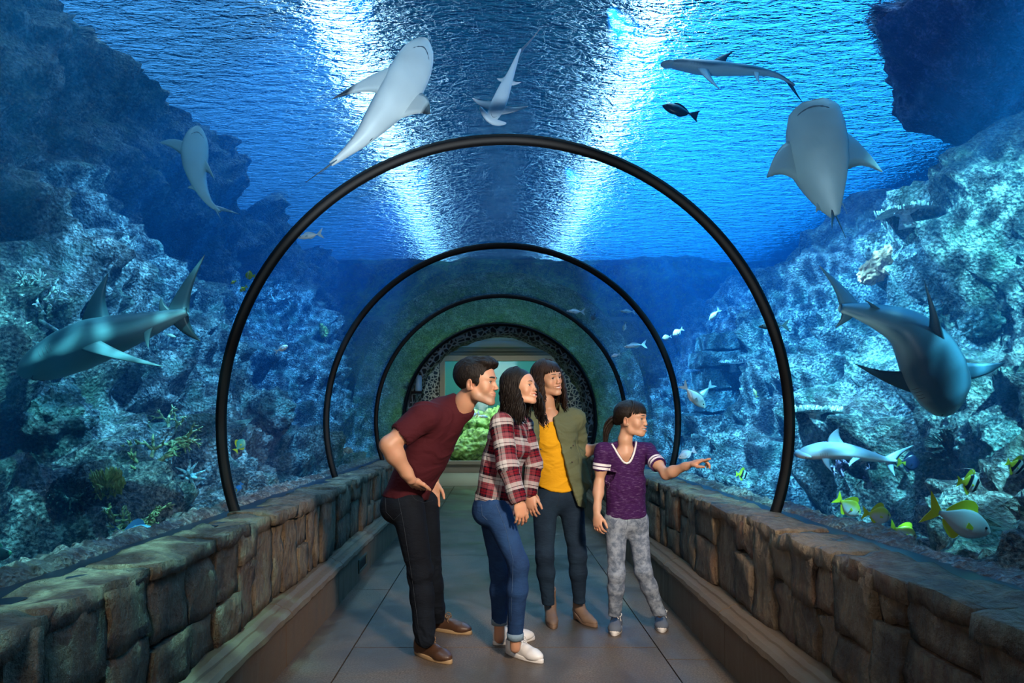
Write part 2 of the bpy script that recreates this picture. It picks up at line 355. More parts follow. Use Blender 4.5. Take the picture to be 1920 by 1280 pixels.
def side_wall(s, name, xin, label):
    """s: -1 left, +1 right; xin: distance of the stone face from the camera axis"""
    X = lambda a, b: (min(s*a, s*b), max(s*a, s*b))
    a, b = X(xin+.03, xin+.26); w = mesh_np(name, *boxm((a, -1.5, 0), (b, 11.4, .80)), M['mortar'], smooth=False); tag(w, kind='structure', label=label)
    r = random.Random(11 if s < 0 else 23); y = -.6; k = 0
    while y < 11.2:
        wd = r.choice([.13, .17, .21, .26, .32, .15]) if s < 0 else r.choice([.16, .22, .28, .34, .4])
        if y > 5: wd *= 1.15
        n = (2, 5, 9) if y < 4.5 else (1, 3, 5)
        z0 = .335; zc = .797; split = r.random() < .55; zs = z0+(zc-z0)*r.uniform(.35, .7)
        for (za, zb) in ([(z0, zs-.003), (zs+.003, zc)] if split else [(z0, zc)]):
            ja, jb = r.uniform(-.012, .008), r.uniform(-.012, .008); pr = r.uniform(-.022, .012)
            x0, x1 = X(xin+pr, xin+.10)
            m_ = (n[0], n[1], max(3, int(n[2]*(zb-za)/.46)+1))
            v, f = rock((x0, y+.003+max(ja, 0), za), (x1, y+wd-.003, zb), r, m_, .016 if y < 4.5 else .011, k, .008)
            mesh_np('stone', v, f, M['stone'], w, smooth=True); k += 1
        y += wd
    y = -.6
    while y < 11.2:      # cap stones
        L = r.uniform(.30, .62); x0, x1 = X(xin-.012+r.uniform(-.018, .012), xin+.235)
        n = (6, 10, 1) if y < 4.5 else (4, 5, 1)
        v, f = rock((x0, y+.002, .775-r.uniform(0, .035)), (x1, y+L-.002, .822), r, (n[0], n[1], 2), .018, k+50, .010)
        mesh_np('cap_stone', v, f, M['stone'], w, smooth=True); y += L; k += 1
    # black gasket strip that carries the acrylic
    x0, x1 = X(xin+.16, xin+.335); tag(mesh_np('trim_%d' % (6 if s < 0 else 7), *boxm((x0, -1.5, .76), (x1, 11.3, .812)), M['gasket'], smooth=False), kind='structure', label='dark strip at the foot of the acrylic')
    # stepped plinth with a rounded nose, cast in sections
    pl = mesh_np('baseboard_%s' % ('left' if s < 0 else 'right'), *boxm((X(xin-.06, xin+.1)[0], -1.5, 0), (X(xin-.06, xin+.1)[1], 11.3, .29)), M['mortar'], smooth=False); tag(pl, kind='structure')
    y = -1.2
    while y < 11.2:
        L = 1.22; pts = [(xin-.083, 0), (xin-.083, .235), (xin-.105, .25), (xin-.118, .272), (xin-.112, .295), (xin-.095, .312), (xin-.06, .318), (xin-.055, .327), (xin-.03, .338), (xin+.0, .338), (xin+.03, .338), (xin+.03, 0)]
        N = 22; V = []
        for j in range(N+1):
            yy = y+.004+(L-.008)*j/N
            for (px_, pz_) in pts:
                o = .004*float(vnoise(np.array([px_*30+5, yy*14, pz_*30+s]))); V.append((s*(px_+o), yy, pz_+(o if 0 < pz_ < .4 else 0)))
        F = gridm(N+1, len(pts), True).tolist()+[tuple(range(len(pts))), tuple(N*len(pts)+q for q in range(len(pts)))[::-1]]
        mesh_np('plinth_block', V, F, M['plinth'], pl, smooth=False)
        y += L
    # small louvred vents low in the plinth
    for vy in ((2.62, 5.6, 8.2) if s > 0 else (2.3, 5.75, 8.4)):
        x = xin-.083; fr = []
        for (ya, yb, za, zb) in ((-.17, -.155, .07, .18), (.155, .17, .07, .18), (-.155, .155, .165, .18), (-.155, .155, .07, .085)):
            xa, xb = X(x-.012, x+.01); fr.append(boxm((xa, vy+ya, za), (xb, vy+yb, zb)))
        xa, xb = X(x-.003, x+.01); 
        vt = mesh_np('vent', *joinm(fr), M['darkbeam'], pl, smooth=False)
        mesh_np('vent_plate', *boxm((xa, vy-.155, .085), (xb, vy+.155, .165)), M['black'], vt, smooth=False)
    return w
side_wall(-1, 'wall_left', 1.22, 'low brown stone wall on the left')
side_wall(1, 'wall_right', 1.31, 'low brown stone wall on the right')

# ---------------------------------------------------------------- reef
def sheet(name, prof, ys, amp, seed, mat, label=None, cat=None, kind='structure', du=.045, crest=0, ridge_k=.9):
    """prof: list of (x, z); swept along y and broken up along its normals"""
    prof = np.array(prof, float); L = np.r_[0, np.cumsum(np.linalg.norm(np.diff(prof, axis=0), axis=1))]
    nu = int(L[-1]/du)+1; nv = int((ys[1]-ys[0])/du)+1
    s = np.linspace(0, L[-1], nu); X = np.interp(s, L, prof[:, 0]); Z = np.interp(s, L, prof[:, 1])
    k = max(3, int(.5/du)); ker = np.ones(k)/k
    Xs = np.convolve(np.pad(X, k, mode='edge'), ker, 'same')[k:-k]; Zs = np.convolve(np.pad(Z, k, mode='edge'), ker, 'same')[k:-k]
    tx, tz = np.gradient(Xs), np.gradient(Zs); ln = np.hypot(tx, tz)+1e-9; nx, nz = tz/ln, -tx/ln
    y = np.linspace(ys[0], ys[1], nv)
    Pp = np.stack([np.repeat(Xs, nv), np.tile(y, nu), np.repeat(Zs, nv)], -1); N = np.stack([np.repeat(nx, nv), np.zeros(nu*nv), np.repeat(nz, nv)], -1)
    q = Pp+seed*13.1
    big = fbm(q*.75, 3)*1.0; mid = ridged(q*1.9, 3)*.28; c = cells(q*2.1, seed); c2 = cells(q*6.5, seed+3); c3 = cells(q*15, seed+5)
    h = big*.55+mid+(.75-c)*.55*ridge_k+(.7-c2)*.20+(.7-c3)*.09+fbm(q*17, 3)*.05
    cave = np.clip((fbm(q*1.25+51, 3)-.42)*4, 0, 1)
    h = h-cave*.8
    Pp = Pp+N*(h*amp)[:, None]*(-1 if prof[0, 0] > 0 else 1)*1.0
    Pp[:, 2] += crest*fbm(np.stack([Pp[:, 1]*.8, 0*Pp[:, 0], 0*Pp[:, 0]], -1)+seed, 3)*np.repeat(s/L[-1], nv)
    o = mesh_np(name, Pp, gridm(nu, nv), mat, smooth=False)
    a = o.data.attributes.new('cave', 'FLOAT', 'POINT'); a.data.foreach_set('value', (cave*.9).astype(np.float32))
    if label: tag(o, label=label)
    if cat: tag(o, cat=cat)
    tag(o, kind=kind); return o
# left: rises almost to the surface; right: a crest with open water above
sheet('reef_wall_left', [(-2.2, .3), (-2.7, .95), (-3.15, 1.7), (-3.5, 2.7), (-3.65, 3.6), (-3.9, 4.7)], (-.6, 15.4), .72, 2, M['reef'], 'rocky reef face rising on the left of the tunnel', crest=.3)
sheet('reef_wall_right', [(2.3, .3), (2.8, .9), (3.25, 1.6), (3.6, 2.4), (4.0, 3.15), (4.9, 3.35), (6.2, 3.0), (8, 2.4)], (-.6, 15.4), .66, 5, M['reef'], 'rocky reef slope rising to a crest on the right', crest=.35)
# ribs of rubble along the outside of the acrylic
def rubble(s_, name, x0):
    ys = np.arange(-1.2, 11.2, .022); nv = len(ys); prof = np.array([(x0-.08, .66), (x0-.055, .76), (x0-.02, .80), (x0+.05, .815), (x0+.12, .80), (x0+.20, .70), (x0+.26, .45)]); k = 20
    u = np.linspace(0, 6, k); X = np.interp(u, range(7), prof[:, 0]); Z = np.interp(u, range(7), prof[:, 1])
    Pp = np.stack([np.repeat(X, nv)*s_, np.tile(ys, k), np.repeat(Z, nv)], -1)
    h = (.8-cells(Pp*17, 3))*.045+(.8-cells(Pp*36, 5))*.02+fbm(Pp*3, 3)*.022+fbm(Pp*40, 2)*.006
    up = np.clip((Pp[:, 2]-.66)*8, 0, 1); Pp[:, 2] += h*up; Pp[:, 0] += s_*h*.3*up-s_*.02*up
    F = gridm(k, nv); F = F if s_ < 0 else F[:, ::-1]
    o = mesh_np(name, Pp, F, M['rubble'], smooth=False); tag(o, 'knobbly pinkish crust of coral rubble along the foot of the %s glass' % ('left' if s_ < 0 else 'right'), kind='stuff'); return o
M['rubble'] = m_reef('rubble_crust', light=(1.0, .88, .78), dark=(.34, .24, .22), green=(.35, .28, .2), rust=(.42, .2, .2))
tag(rubble(-1, 'coral_rubble', 1.58), cat='rubble'); tag(rubble(1, 'coral_rubble', 1.67), cat='rubble')
# bed of the tank
def bed(x0, x1):
    V = [(x, y, .38) for x in np.arange(x0, x1+.01, .08) for y in np.arange(-1.2, 15.4, .08)]; V = np.array(V); V[:, 2] += fbm(V*2, 4)*.10+(.7-cells(V*4))*.06
    tag(mesh_np('reef_floor', V, gridm(len(np.arange(x0, x1+.01, .08)), len(np.arange(-1.2, 15.4, .08))), M['reef'], smooth=False), kind='structure', label='rocky bed of the tank')
bed(-3.2, -1.62); bed(1.72, 3.3)

# ---------------------------------------------------------------- the end of the tunnel: rock arch, chamber, window to the green tank
def rock_arch(name, y0, y1, ri, ro, seed, mat, amp=.12, n=150, m=26):
    """ring of rock: inner face and the face towards the viewer"""
    prof = [(ro, y0)]+[(ri+(ro-ri)*(1-t), y0) for t in np.linspace(0, 1, m)[1:]]+[(ri, y0+(y1-y0)*t) for t in np.linspace(0, 1, m)[1:]]
    V = []; N = []
    A_ = np.linspace(-2.25, 2.25, n)
    for a in A_:
        for k, (r, y) in enumerate(prof):
            V.append((TX+r*math.sin(a), y, TZ+r*math.cos(a))); N.append((0, -1, 0) if k < m else (-math.sin(a), 0, -math.cos(a)))
    V = np.array(V); N = np.array(N, float); h = amp*(fbm(V*2.2+seed, 4)+(.6-cells(V*7, seed))*.5+(.6-cells(V*16, seed))*.25)
    V = V+N*h[:, None]; V[:, 2] = np.maximum(V[:, 2], .02)
    return mesh_np(name, V, gridm(n, len(prof)), mat, smooth=False)
M['darkrock'] = m_reef('cave_rock', light=(.20, .25, .25), dark=(.02, .035, .035), green=(.05, .10, .06), rust=(.10, .09, .08))
M['coralrock'] = m_reef('coral_lattice_rock', light=(.8, .85, .8), dark=(.02, .03, .03), green=(.2, .25, .2), rust=(.3, .3, .28))
tag(rock_arch('wall_arch', 11.25, 13.2, 1.62, 2.45, 4, m_reef('arch_rock', light=(.42, .48, .46), dark=(.03, .05, .05), green=(.10, .20, .08), rust=(.16, .13, .14)), .08), kind='structure', label='dark rock arch where the tunnel ends')
def m_lattice():
    t = NT('coral_lattice'); g = t.tex(); v = t.vor(t.mapping(g, (1, .6, 1)), 11, 'DISTANCE_TO_EDGE'); n1 = t.noise(g, 40, 4, .7)
    k = t.ramp(v.outputs[0], [(.0, (1, 1, 1)), (.10, (.8,)*3), (.17, (0, 0, 0))]); c = t.mix(k, (.012, .02, .022), t.mix(n1.outputs[0], (.32, .40, .38), (.75, .82, .78)))
    t.bsdf(c, .7, t.bump(k, .9, .05)); return t.m
M['lattice'] = m_lattice()
tag(rock_arch('wall_coral_arch', 11.75, 12.6, 1.53, 2.1, 9, M['lattice'], .05), kind='structure', label='arch of pale lacy coral rock at the end of the tunnel')
sc_ = mesh_np('wall_lamp', *tubem([(-1.34, 11.62, 1.80), (-1.34, 11.62, 1.83), (-1.34, 11.62, 2.03), (-1.34, 11.62, 2.07)], [.055, .062, .062, .05], 20), m_plain('frosted_blue_glass', (.45, .72, .85), .3)); tag(sc_, 'pale blue cylindrical lamp fixed to the lacy coral arch', 'lamp')
mesh_np('bracket', *boxm((-1.46, 11.58, 1.76), (-1.27, 11.70, 1.80)), M['black'], sc_, smooth=False)
# rock wall that closes the tank around the arch, with green growth over the tunnel
V = []; xs_ = np.arange(-8, 8.01, .09); zs_ = np.arange(2.2, 4.9, .09)
V = np.array([(x, 15.2, z) for x in xs_ for z in zs_]); h = fbm(V*.9, 4)*.5+(.6-cells(V*2.5))*.4; V[:, 1] += h
G_b = gridm(len(xs_), len(zs_)); G_b = G_b[~((np.abs(V[G_b[:, 0], 0]) < 2.6) & (V[G_b[:, 0], 2] < 3.33))]
tag(mesh_np('wall_back', V, G_b, m_reef('green_reef', light=(.35, .5, .15), dark=(.03, .07, .04), green=(.25, .45, .05)), smooth=False), kind='structure', label='rock wall at the far end of the tank')
# chamber
def box_o(name, lo, hi, mat, parent=None, kind='structure', label=None):
    o = mesh_np(name, *boxm(lo, hi), mat, parent, smooth=False)
    if parent is None: tag(o, kind=kind, label=label)
    return o
EX0, EX1, EY = -1.30, 1.43, 17.0
cf = box_o('floor_end', (-2.6, 13.55, -.12), (2.7, EY+.3, 0), M['concrete'])
wl = box_o('wall_end_left', (-2.7, 13.0, 0), (-2.2, EY+.1, 3.2), M['darkrock']); wr = box_o('wall_end_right', (2.2, 13.0, 0), (2.7, EY+.1, 3.2), M['darkrock'])
we = box_o('wall_end', (-2.3, EY, 0), (2.4, EY+.2, .27), M['concrete'])
box_o('pier', (-2.3, EY, .27), (EX0-.12, EY+.2, 3.2), M['lattice'], we); box_o('pier', (EX1+.12, EY, .27), (2.4, EY+.2, 3.2), M['lattice'], we); box_o('lintel', (EX0-.12, EY, 2.92), (EX1+.12, EY+.2, 3.2), M['darkbeam'], we)
wf = box_o('window_6', (EX0-.12, EY-.06, .27), (EX0, EY+.14, 2.90), M['concrete'])
box_o('window_post', (EX1, EY-.06, .27), (EX1+.12, EY+.14, 2.90), M['concrete'], wf)
box_o('window_head', (EX0, EY-.06, 2.77), (EX1, EY+.14, 2.90), M['concrete'], wf); box_o('window_sill', (EX0, EY-.10, .20), (EX1, EY+.14, .28), M['concrete'], wf)
box_o('window_pane', (EX0, EY+.04, .28), (EX1, EY+.06, 2.77), M['acrylic'], wf)
ce = box_o('ceiling', (-2.7, 13.2, 3.16), (2.7, EY+.2, 3.3), M['concrete'])
box_o('beam', (-2.3, EY-.30, 2.98), (2.4, EY-.02, 3.16), M['darkbeam'], ce); box_o('beam', (-2.3, EY-.9, 3.02), (2.4, EY-.62, 3.16), M['darkbeam'], ce)
for k in range(14): mesh_np('bolt', *spheremesh((-1.5+.24*k, 14.2+(k % 3)*.5, 3.16), (.03, .03, .012), 8, 4), M['darkbeam'], ce)
# green tank behind it
gt = box_o('wall_green_tank', (-4, 20.6, -.2), (4, 20.8, 5), m_plain('tank_backdrop', (.02, .16, .13), .8, .3, 4))
box_o('tank_bed', (-4, EY+.25, -.2), (4, 20.7, .18), M['darkrock'], gt); box_o('tank_side', (-4.2, EY+.2, -.2), (-4, 20.7, 5), M['darkrock'], gt); box_o('tank_side', (4, EY+.2, -.2), (4.2, 20.7, 5), M['darkrock'], gt)
# ---------------------------------------------------------------- signed distance modelling (bodies, clothes, hair)
class Fld:
    def __init__(s, lo, hi, h):
        s.h = h; s.lo = np.array(lo, float); n = np.ceil((np.array(hi, float)-s.lo)/h).astype(int)+1; s.n = n
        s.ax = [(s.lo[i]+h*np.arange(n[i])).astype(np.float32) for i in range(3)]; s.F = np.full(n, .25, np.float32)
    def sub(s, lo, hi):
        a = np.maximum(np.floor((np.asarray(lo)-s.lo)/s.h).astype(int), 0); b = np.minimum(np.ceil((np.asarray(hi)-s.lo)/s.h).astype(int)+1, s.n)
        if np.any(b <= a): return None
        sl = tuple(slice(a[i], b[i]) for i in range(3)); return sl, s.ax[0][sl[0]][:, None, None], s.ax[1][sl[1]][None, :, None], s.ax[2][sl[2]][None, None, :]
    def put(s, sl, d, k, op):
        A = s.F[sl]
        if op == 'u': h = np.maximum(k-np.abs(A-d), 0)/k if k > 0 else 0; s.F[sl] = np.minimum(A, d)-h*h*k*.25
        else: d = -d; h = np.maximum(k-np.abs(A-d), 0)/k if k > 0 else 0; s.F[sl] = np.maximum(A, d)+h*h*k*.25
    def cone(s, a, b, ra, rb=None, k=.02, flat=None, op='u'):
        rb = ra if rb is None else rb; a = np.asarray(a, float); b = np.asarray(b, float); m = max(ra, rb)*max(1, (1/flat[1]) if flat and flat[1] > 1 else 1)*1.0+k+3*s.h
        if flat and flat[1] > 1: m = max(ra, rb)*flat[1]+k+3*s.h
        g = s.sub(np.minimum(a, b)-m, np.maximum(a, b)+m)
        if g is None: return
        sl, X, Y, Z = g; ba = b-a; L = float(ba@ba)+1e-12; X = X-a[0]; Y = Y-a[1]; Z = Z-a[2]
        t = np.clip((X*ba[0]+Y*ba[1]+Z*ba[2])/L, 0, 1); qx = X-t*ba[0]; qy = Y-t*ba[1]; qz = Z-t*ba[2]
        if flat is not None:
            n, f = flat; n = np.asarray(n, float); n = n/np.linalg.norm(n); c = (qx*n[0]+qy*n[1]+qz*n[2])*(1/f-1); qx = qx+c*n[0]; qy = qy+c*n[1]; qz = qz+c*n[2]
        d = np.sqrt(qx*qx+qy*qy+qz*qz)-(ra+(rb-ra)*t)
        if flat is not None and f < 1: d = d*(.5+.5*f)
        s.put(sl, d, k, op)
    def chain(s, pts, r, k=.02, flat=None, op='u'):
        for i in range(len(pts)-1): s.cone(pts[i], pts[i+1], r[i], r[i+1], k, flat, op)
    def ell(s, c, r, R=None, k=.02, op='u'):
        c = np.asarray(c, float); r = np.array(r if hasattr(r, '__len__') else (r,)*3, float); m = (r.max() if R is not None else r)+k+3*s.h
        g = s.sub(c-m, c+m)
        if g is None: return
        sl, X, Y, Z = g; X = X-c[0]; Y = Y-c[1]; Z = Z-c[2]
        if R is not None: R = np.asarray(R); X, Y, Z = (X*R[0, 0]+Y*R[1, 0]+Z*R[2, 0]), (X*R[0, 1]+Y*R[1, 1]+Z*R[2, 1]), (X*R[0, 2]+Y*R[1, 2]+Z*R[2, 2])
        k0 = np.sqrt((X/r[0])**2+(Y/r[1])**2+(Z/r[2])**2); k1 = np.sqrt((X/r[0]**2)**2+(Y/r[1]**2)**2+(Z/r[2]**2)**2)+1e-6
        s.put(sl, (k0*(k0-1)/k1), k, op)
    def cut(s, p, n, k=.006):
        """removes everything on the side the normal points to"""
        n = np.asarray(n, float); n = n/np.linalg.norm(n); d = (s.ax[0]-p[0])[:, None, None]*n[0]+(s.ax[1]-p[1])[None, :, None]*n[1]+(s.ax[2]-p[2])[None, None, :]*n[2]
        s.F = np.maximum(s.F, d.astype(np.float32))
    def fn(s, f):
        X = s.ax[0][:, None, None]; Y = s.ax[1][None, :, None]; Z = s.ax[2][None, None, :]; s.F = f(s.F, X, Y, Z).astype(np.float32)
    def mesh(s):
        F = s.F; F[0] = F[-1] = .1; F[:, 0] = F[:, -1] = .1; F[:, :, 0] = F[:, :, -1] = .1
        S = F < 0; c = S[:-1, :-1, :-1].astype(np.int8)
        tot = np.zeros_like(c)
        for i in (0, 1):
            for j in (0, 1):
                for k in (0, 1): tot += S[i:S.shape[0]-1+i, j:S.shape[1]-1+j, k:S.shape[2]-1+k]
        act = (tot > 0) & (tot < 8); I = np.argwhere(act); ids = np.full(act.shape, -1, np.int32); ids[act] = np.arange(len(I))
        off = np.array([(i, j, k) for i in (0, 1) for j in (0, 1) for k in (0, 1)])
        val = np.stack([F[I[:, 0]+o[0], I[:, 1]+o[1], I[:, 2]+o[2]] for o in off], 1)
        acc = np.zeros((len(I), 3)); cnt = np.zeros(len(I))
        for a in range(8):
            for b in range(a+1, 8):
                if np.abs(off[a]-off[b]).sum() != 1: continue
                va, vb = val[:, a], val[:, b]; m = (va < 0) != (vb < 0); t = np.where(m, va/np.where(m, va-vb, 1), 0)
                acc += np.where(m[:, None], off[a]+t[:, None]*(off[b]-off[a]), 0); cnt += m
        V = (I+acc/np.maximum(cnt, 1)[:, None])*s.h+s.lo; Q = []
        for ax in range(3):
            u, v = (ax+1) % 3, (ax+2) % 3; sl0 = [slice(None)]*3; sl1 = [slice(None)]*3; sl0[ax] = slice(0, -1); sl1[ax] = slice(1, None)
            E = S[tuple(sl0)] != S[tuple(sl1)]; e = np.argwhere(E); e = e[(e[:, u] > 0) & (e[:, v] > 0) & (e[:, u] < S.shape[u]-1) & (e[:, v] < S.shape[v]-1)]
            q = []
            for du, dv in ((0, 0), (1, 0), (1, 1), (0, 1)):
                p = e.copy(); p[:, u] -= du; p[:, v] -= dv; q.append(ids[p[:, 0], p[:, 1], p[:, 2]])
            q = np.stack(q, 1); fl = ~S[e[:, 0], e[:, 1], e[:, 2]]; q[fl] = q[fl][:, ::-1]; Q.append(q)
        Q = np.concatenate(Q); Q = Q[(Q >= 0).all(1)]; return relax(V, Q, 1), Q
def relax(V, Q, it=1, a=.5):
    for _ in range(it):
        acc = np.zeros_like(V); c = np.zeros(len(V))
        for i in range(4):
            j = (i+1) % 4
            for x, y in ((i, j), (j, i)):
                for d in range(3): acc[:, d] += np.bincount(Q[:, x], V[Q[:, y], d], len(V))
                c += np.bincount(Q[:, x], minlength=len(V))
        V = V*(1-a)+a*acc/np.maximum(c, 1)[:, None]
    return V
def normals(V, Q):
    n = np.cross(V[Q[:, 2]]-V[Q[:, 0]], V[Q[:, 3]]-V[Q[:, 1]]); N = np.zeros_like(V)
    for i in range(4):
        for d in range(3): N[:, d] += np.bincount(Q[:, i], n[:, d], len(V))
    return N/(np.linalg.norm(N, axis=1, keepdims=True)+1e-9)
def unit(v): v = np.asarray(v, float); return v/(np.linalg.norm(v)+1e-12)
def frame(f, up=(0, 0, 1), roll=0):
    """columns: right, forward, up"""
    f = unit(f); r = unit(np.cross(f, up)); u = np.cross(r, f)
    if roll: r, u = r*math.cos(roll)+u*math.sin(roll), u*math.cos(roll)-r*math.sin(roll)
    return np.stack([r, f, u], 1)
def lerp(a, b, t): return np.asarray(a)*(1-t)+np.asarray(b)*t
def rot(v, ax, a):
    ax = unit(ax); v = np.asarray(v, float); return v*math.cos(a)+np.cross(ax, v)*math.sin(a)+ax*(ax@v)*(1-math.cos(a))
def hand(f, wr, d, n, s, size=1., curl=(.35, .45, .3), per=None, thumb=(.7, .55, .35), k=.005):
    """palm, four fingers, thumb. d along the hand, n out of the palm, s towards the thumb; per: curls of each finger"""
    d = unit(d); n = unit(n-d*np.dot(n, d)); s = unit(s-d*np.dot(s, d)-n*np.dot(s, n)); z = size
    R = np.stack([s, d, n], 1)
    f.ell(wr+d*.052*z+s*.002*z, (.040*z, .052*z, .0155*z), R, .010); f.cone(wr-d*.02*z, wr+d*.035*z, .0235*z, .026*z, .012, (n, .66))
    f.ell(wr+d*.040*z+s*.024*z+n*.008*z, (.016*z, .030*z, .014*z), R, .008)
    for i, (o, L, r) in enumerate(((.029, .072, .0088), (.0098, .080, .0091), (-.0095, .074, .0087), (-.027, .059, .0078))):
        c = (per[i] if per else curl); b = wr+d*(.088-.004*abs(i-1))*z+s*o*z; dd = unit(d+s*(.10, .02, -.05, -.13)[i]); p = b-dd*.02*z; f.cone(p, b, r*z, r*z, k)
        p = b; rr_ = r*z
        for m in range(3):
            dd = rot(dd, np.cross(d, n), c[m]); q = p+dd*L*z*(.44, .31, .25)[m]; r2 = rr_*.93; f.cone(p, q, rr_, r2*(.93 if m == 2 else 1), k*.7); p = q; rr_ = r2
    b = wr+d*.028*z+s*.026*z+n*.004*z; dd = unit(d*thumb[0]+s*thumb[1]+n*thumb[2]); q = b+dd*.038*z; f.cone(b, q, .0125*z, .0105*z, .008); dd = unit(dd*.8+d*.6-s*.05); q2 = q+dd*.030*z; f.cone(q, q2, .0102*z, .0095*z, .005); dd = unit(dd+d*.35); f.cone(q2, q2+dd*.022*z, .0095*z, .0078*z, .004)

def head_field(z=1., male=False, smile=0., neck=None, nr=(.056, .062), h=.0024, child=False, extra=None):
    """head in its own frame (x right, y forward, z up; origin between the eyes' height and the ears); neck: list of local points"""
    lo = np.array((-.115, -.14, -.16)); hi = np.array((.115, .15, .15))
    nk = [np.asarray(p)/z for p in neck]; lo = np.minimum(lo, np.min(nk, 0)-.085); hi = np.maximum(hi, np.max(nk, 0)+.085)
    f = Fld(lo, hi, h/z)
    f.ell((0, -.018, .040), (.074, .097, .080), k=.01)
    f.ell((0, .028, .028), (.063, .060, .062), k=.03)
    f.ell((0, .030, -.026), (.055, .056, .070), k=.03)
    j = .050 if male else .044
    for s in (-1, 1):
        f.chain([(s*j, -.006, -.040), (s*(j-.005), .012, -.072), (s*.018, .066 if child else .070, -.103 if male else -.092 if child else -.100)], (.017, .016, .015), .03)
        f.ell((s*.040, .055, -.030), (.020, .020, .022), k=.025)
        f.cone((s*.014, .085, .020), (s*.044, .070, .021), .008 if male else .006, .006, .02)
        ey = -.010 if male else 0; f.ell((s*.078, -.010+ey, -.014), (.0085, .019, .031), frame((s*.35, 1, -.12)), k=.006); f.ell((s*.087, -.006+ey, -.010), (.006, .009, .017), k=.004, op='s'); f.ell((s*.079, .004+ey, -.034), (.006, .009, .010), k=.006)
    if child: j -= .004
    f.ell((0, .076 if child else .080, -.101 if male else -.092 if child else -.098), (.020 if male else .016, .013, .014), k=.018)
    f.ell((0, .074, -.064), (.026, .022, .022), k=.02)
    nl = .016 if male else .012
    f.chain([(0, .079, .016), (0, .091, -.008), (0, .090+nl, -.029)], (.0072, .0075, .0088 if male else .0075), .012)
    for s in (-1, 1): f.ell((s*.0112, .092+nl*.3, -.034), (.0068, .011, .0068), k=.006); f.ell((s*.006, .098+nl*.4, -.0425), (.0032, .005, .003), k=.003, op='s')
    for s in (-1, 1):
        f.ell((s*.031, .094, .001), (.018, .013, .012), k=.012, op='s'); f.ell((s*.0315, .0705, 0), (.0160, .0158, .0145), k=.006); f.ell((s*.0315, .087, -.0005), (.0145, .012, .0064 if smile < .5 else .0056), k=.0025, op='s')
    w = .0215+.008*smile
    mz = -.062; my = -.0035 if male else 0
    pts = [(-w, .083+my-.004*smile, mz+.0065*smile+.0005), (-w*.5, .0935+my, mz+.0015), (0, .0965+my, mz+.0015), (w*.5, .0935+my, mz+.0015), (w, .083+my-.004*smile, mz+.0065*smile+.0005)]
    op = .0062*smile if smile > .5 else .0
    f.chain([(p[0], p[1], p[2]+.0045+op*.6*(1-abs(p[0])/w)) for p in pts], tuple(q*(.75 if male else .92) for q in (.003, .0052, .0054, .0052, .003)), .006)
    f.chain([(p[0], p[1]-.0015, p[2]-.0055-op*1.4*(1-abs(p[0])/w)) for p in pts], tuple(q*(.75 if male else .95) for q in (.003, .006, .0068, .006, .003)), .006)
    if smile > .5: f.chain([(p[0]*.92, p[1]+.003, p[2]-.001-op*.35) for p in pts], (.0020, .0046, .0056, .0046, .0020), .002, (np.array((0, 1, 0)), 1.9), 's')
    else: f.chain([(p[0], p[1]+.0055, p[2]-.0005) for p in pts], (.0012,)*5, .002, None, 's')
    f.chain([np.array((0, -.030, -.05))]+nk, [nr[0]/z*.98]+[nr[0]/z+(nr[1]-nr[0])/z*i/max(1, len(nk)-1) for i in range(len(nk))], .03)
    if extra: extra(f, z)
    return f
def face_colours(V, skin, male, lips, blush=.25, stubble=.0):
    x, y, zz = V[:, 0], V[:, 1], V[:, 2]; C = np.tile(np.array(skin, float), (len(V), 1))
    def mixc(m, c): nonlocal C; C = C*(1-m[:, None])+np.array(c)*m[:, None]
    g = lambda cx, cy_, cz, rx, ry, rz: np.exp(-(((x-cx)/rx)**2+((y-cy_)/ry)**2+((zz-cz)/rz)**2))
    r = (skin[0]*1.0, skin[1]*.68, skin[2]*.62)
    for s in (-1, 1): mixc(blush*g(s*.042, .07, -.03, .018, .03, .016), r); mixc(.35*g(s*.08, -.01, -.01, .02, .02, .03), r); mixc(.55*g(s*.0315, .088, .004, .018, .012, .010), (skin[0]*.55, skin[1]*.42, skin[2]*.38))  # redder cheeks and ears; eye socket shading painted into the skin
    mixc(.3*g(0, .11, -.032, .012, .012, .012), r)
    if stubble: mixc(stubble*np.clip((-zz-.045)/.02, 0, 1)*np.clip((y+.01)/.03, 0, 1)*(zz > -.125), (.16, .12, .10))
    m = np.clip(1.6-np.sqrt((x/.0245)**2+((zz+.0625)/.0125)**2)*1.4, 0, 1)*(y > .078); mixc(m*.85, lips)
    return C
# ---------------------------------------------------------------- people
def m_skin():
    t = NT('skin'); nz = t.noise(t.tex(), 160, 3)
    t.bsdf(t.attr(), .48, t.bump(nz.outputs[0], .12, .002), Subsurface_Weight=.12, Subsurface_Scale=.012); return t.m
M['skin'] = m_skin()
M['lash'] = m_plain('dark_lash', (.02, .012, .01), .7); M['teeth'] = m_plain('teeth', (.82, .80, .74), .3); M['eyewhite'] = m_vc('eye', .15)
def m_hair(name, a, b):
    t = NT(name); g = t.tex(); n1 = t.noise(t.mapping(g, (60, 60, 14)), 3, 4, .6); n2 = t.noise(g, 9, 3)
    c = t.mix(n2.outputs[0], a, b); t.bsdf(c, .48, t.bump(n1.outputs[0], .8, .006), Specular_IOR_Level=.22); return t.m
M['hair_black'] = m_hair('dark_brown_hair', (.004, .0025, .002), (.012, .007, .005)); M['hair_brown'] = m_hair('brown_hair', (.008, .004, .003), (.040, .017, .008))
M['hair_girl'] = m_hair('long_dark_hair', (.005, .003, .002), (.016, .009, .006))
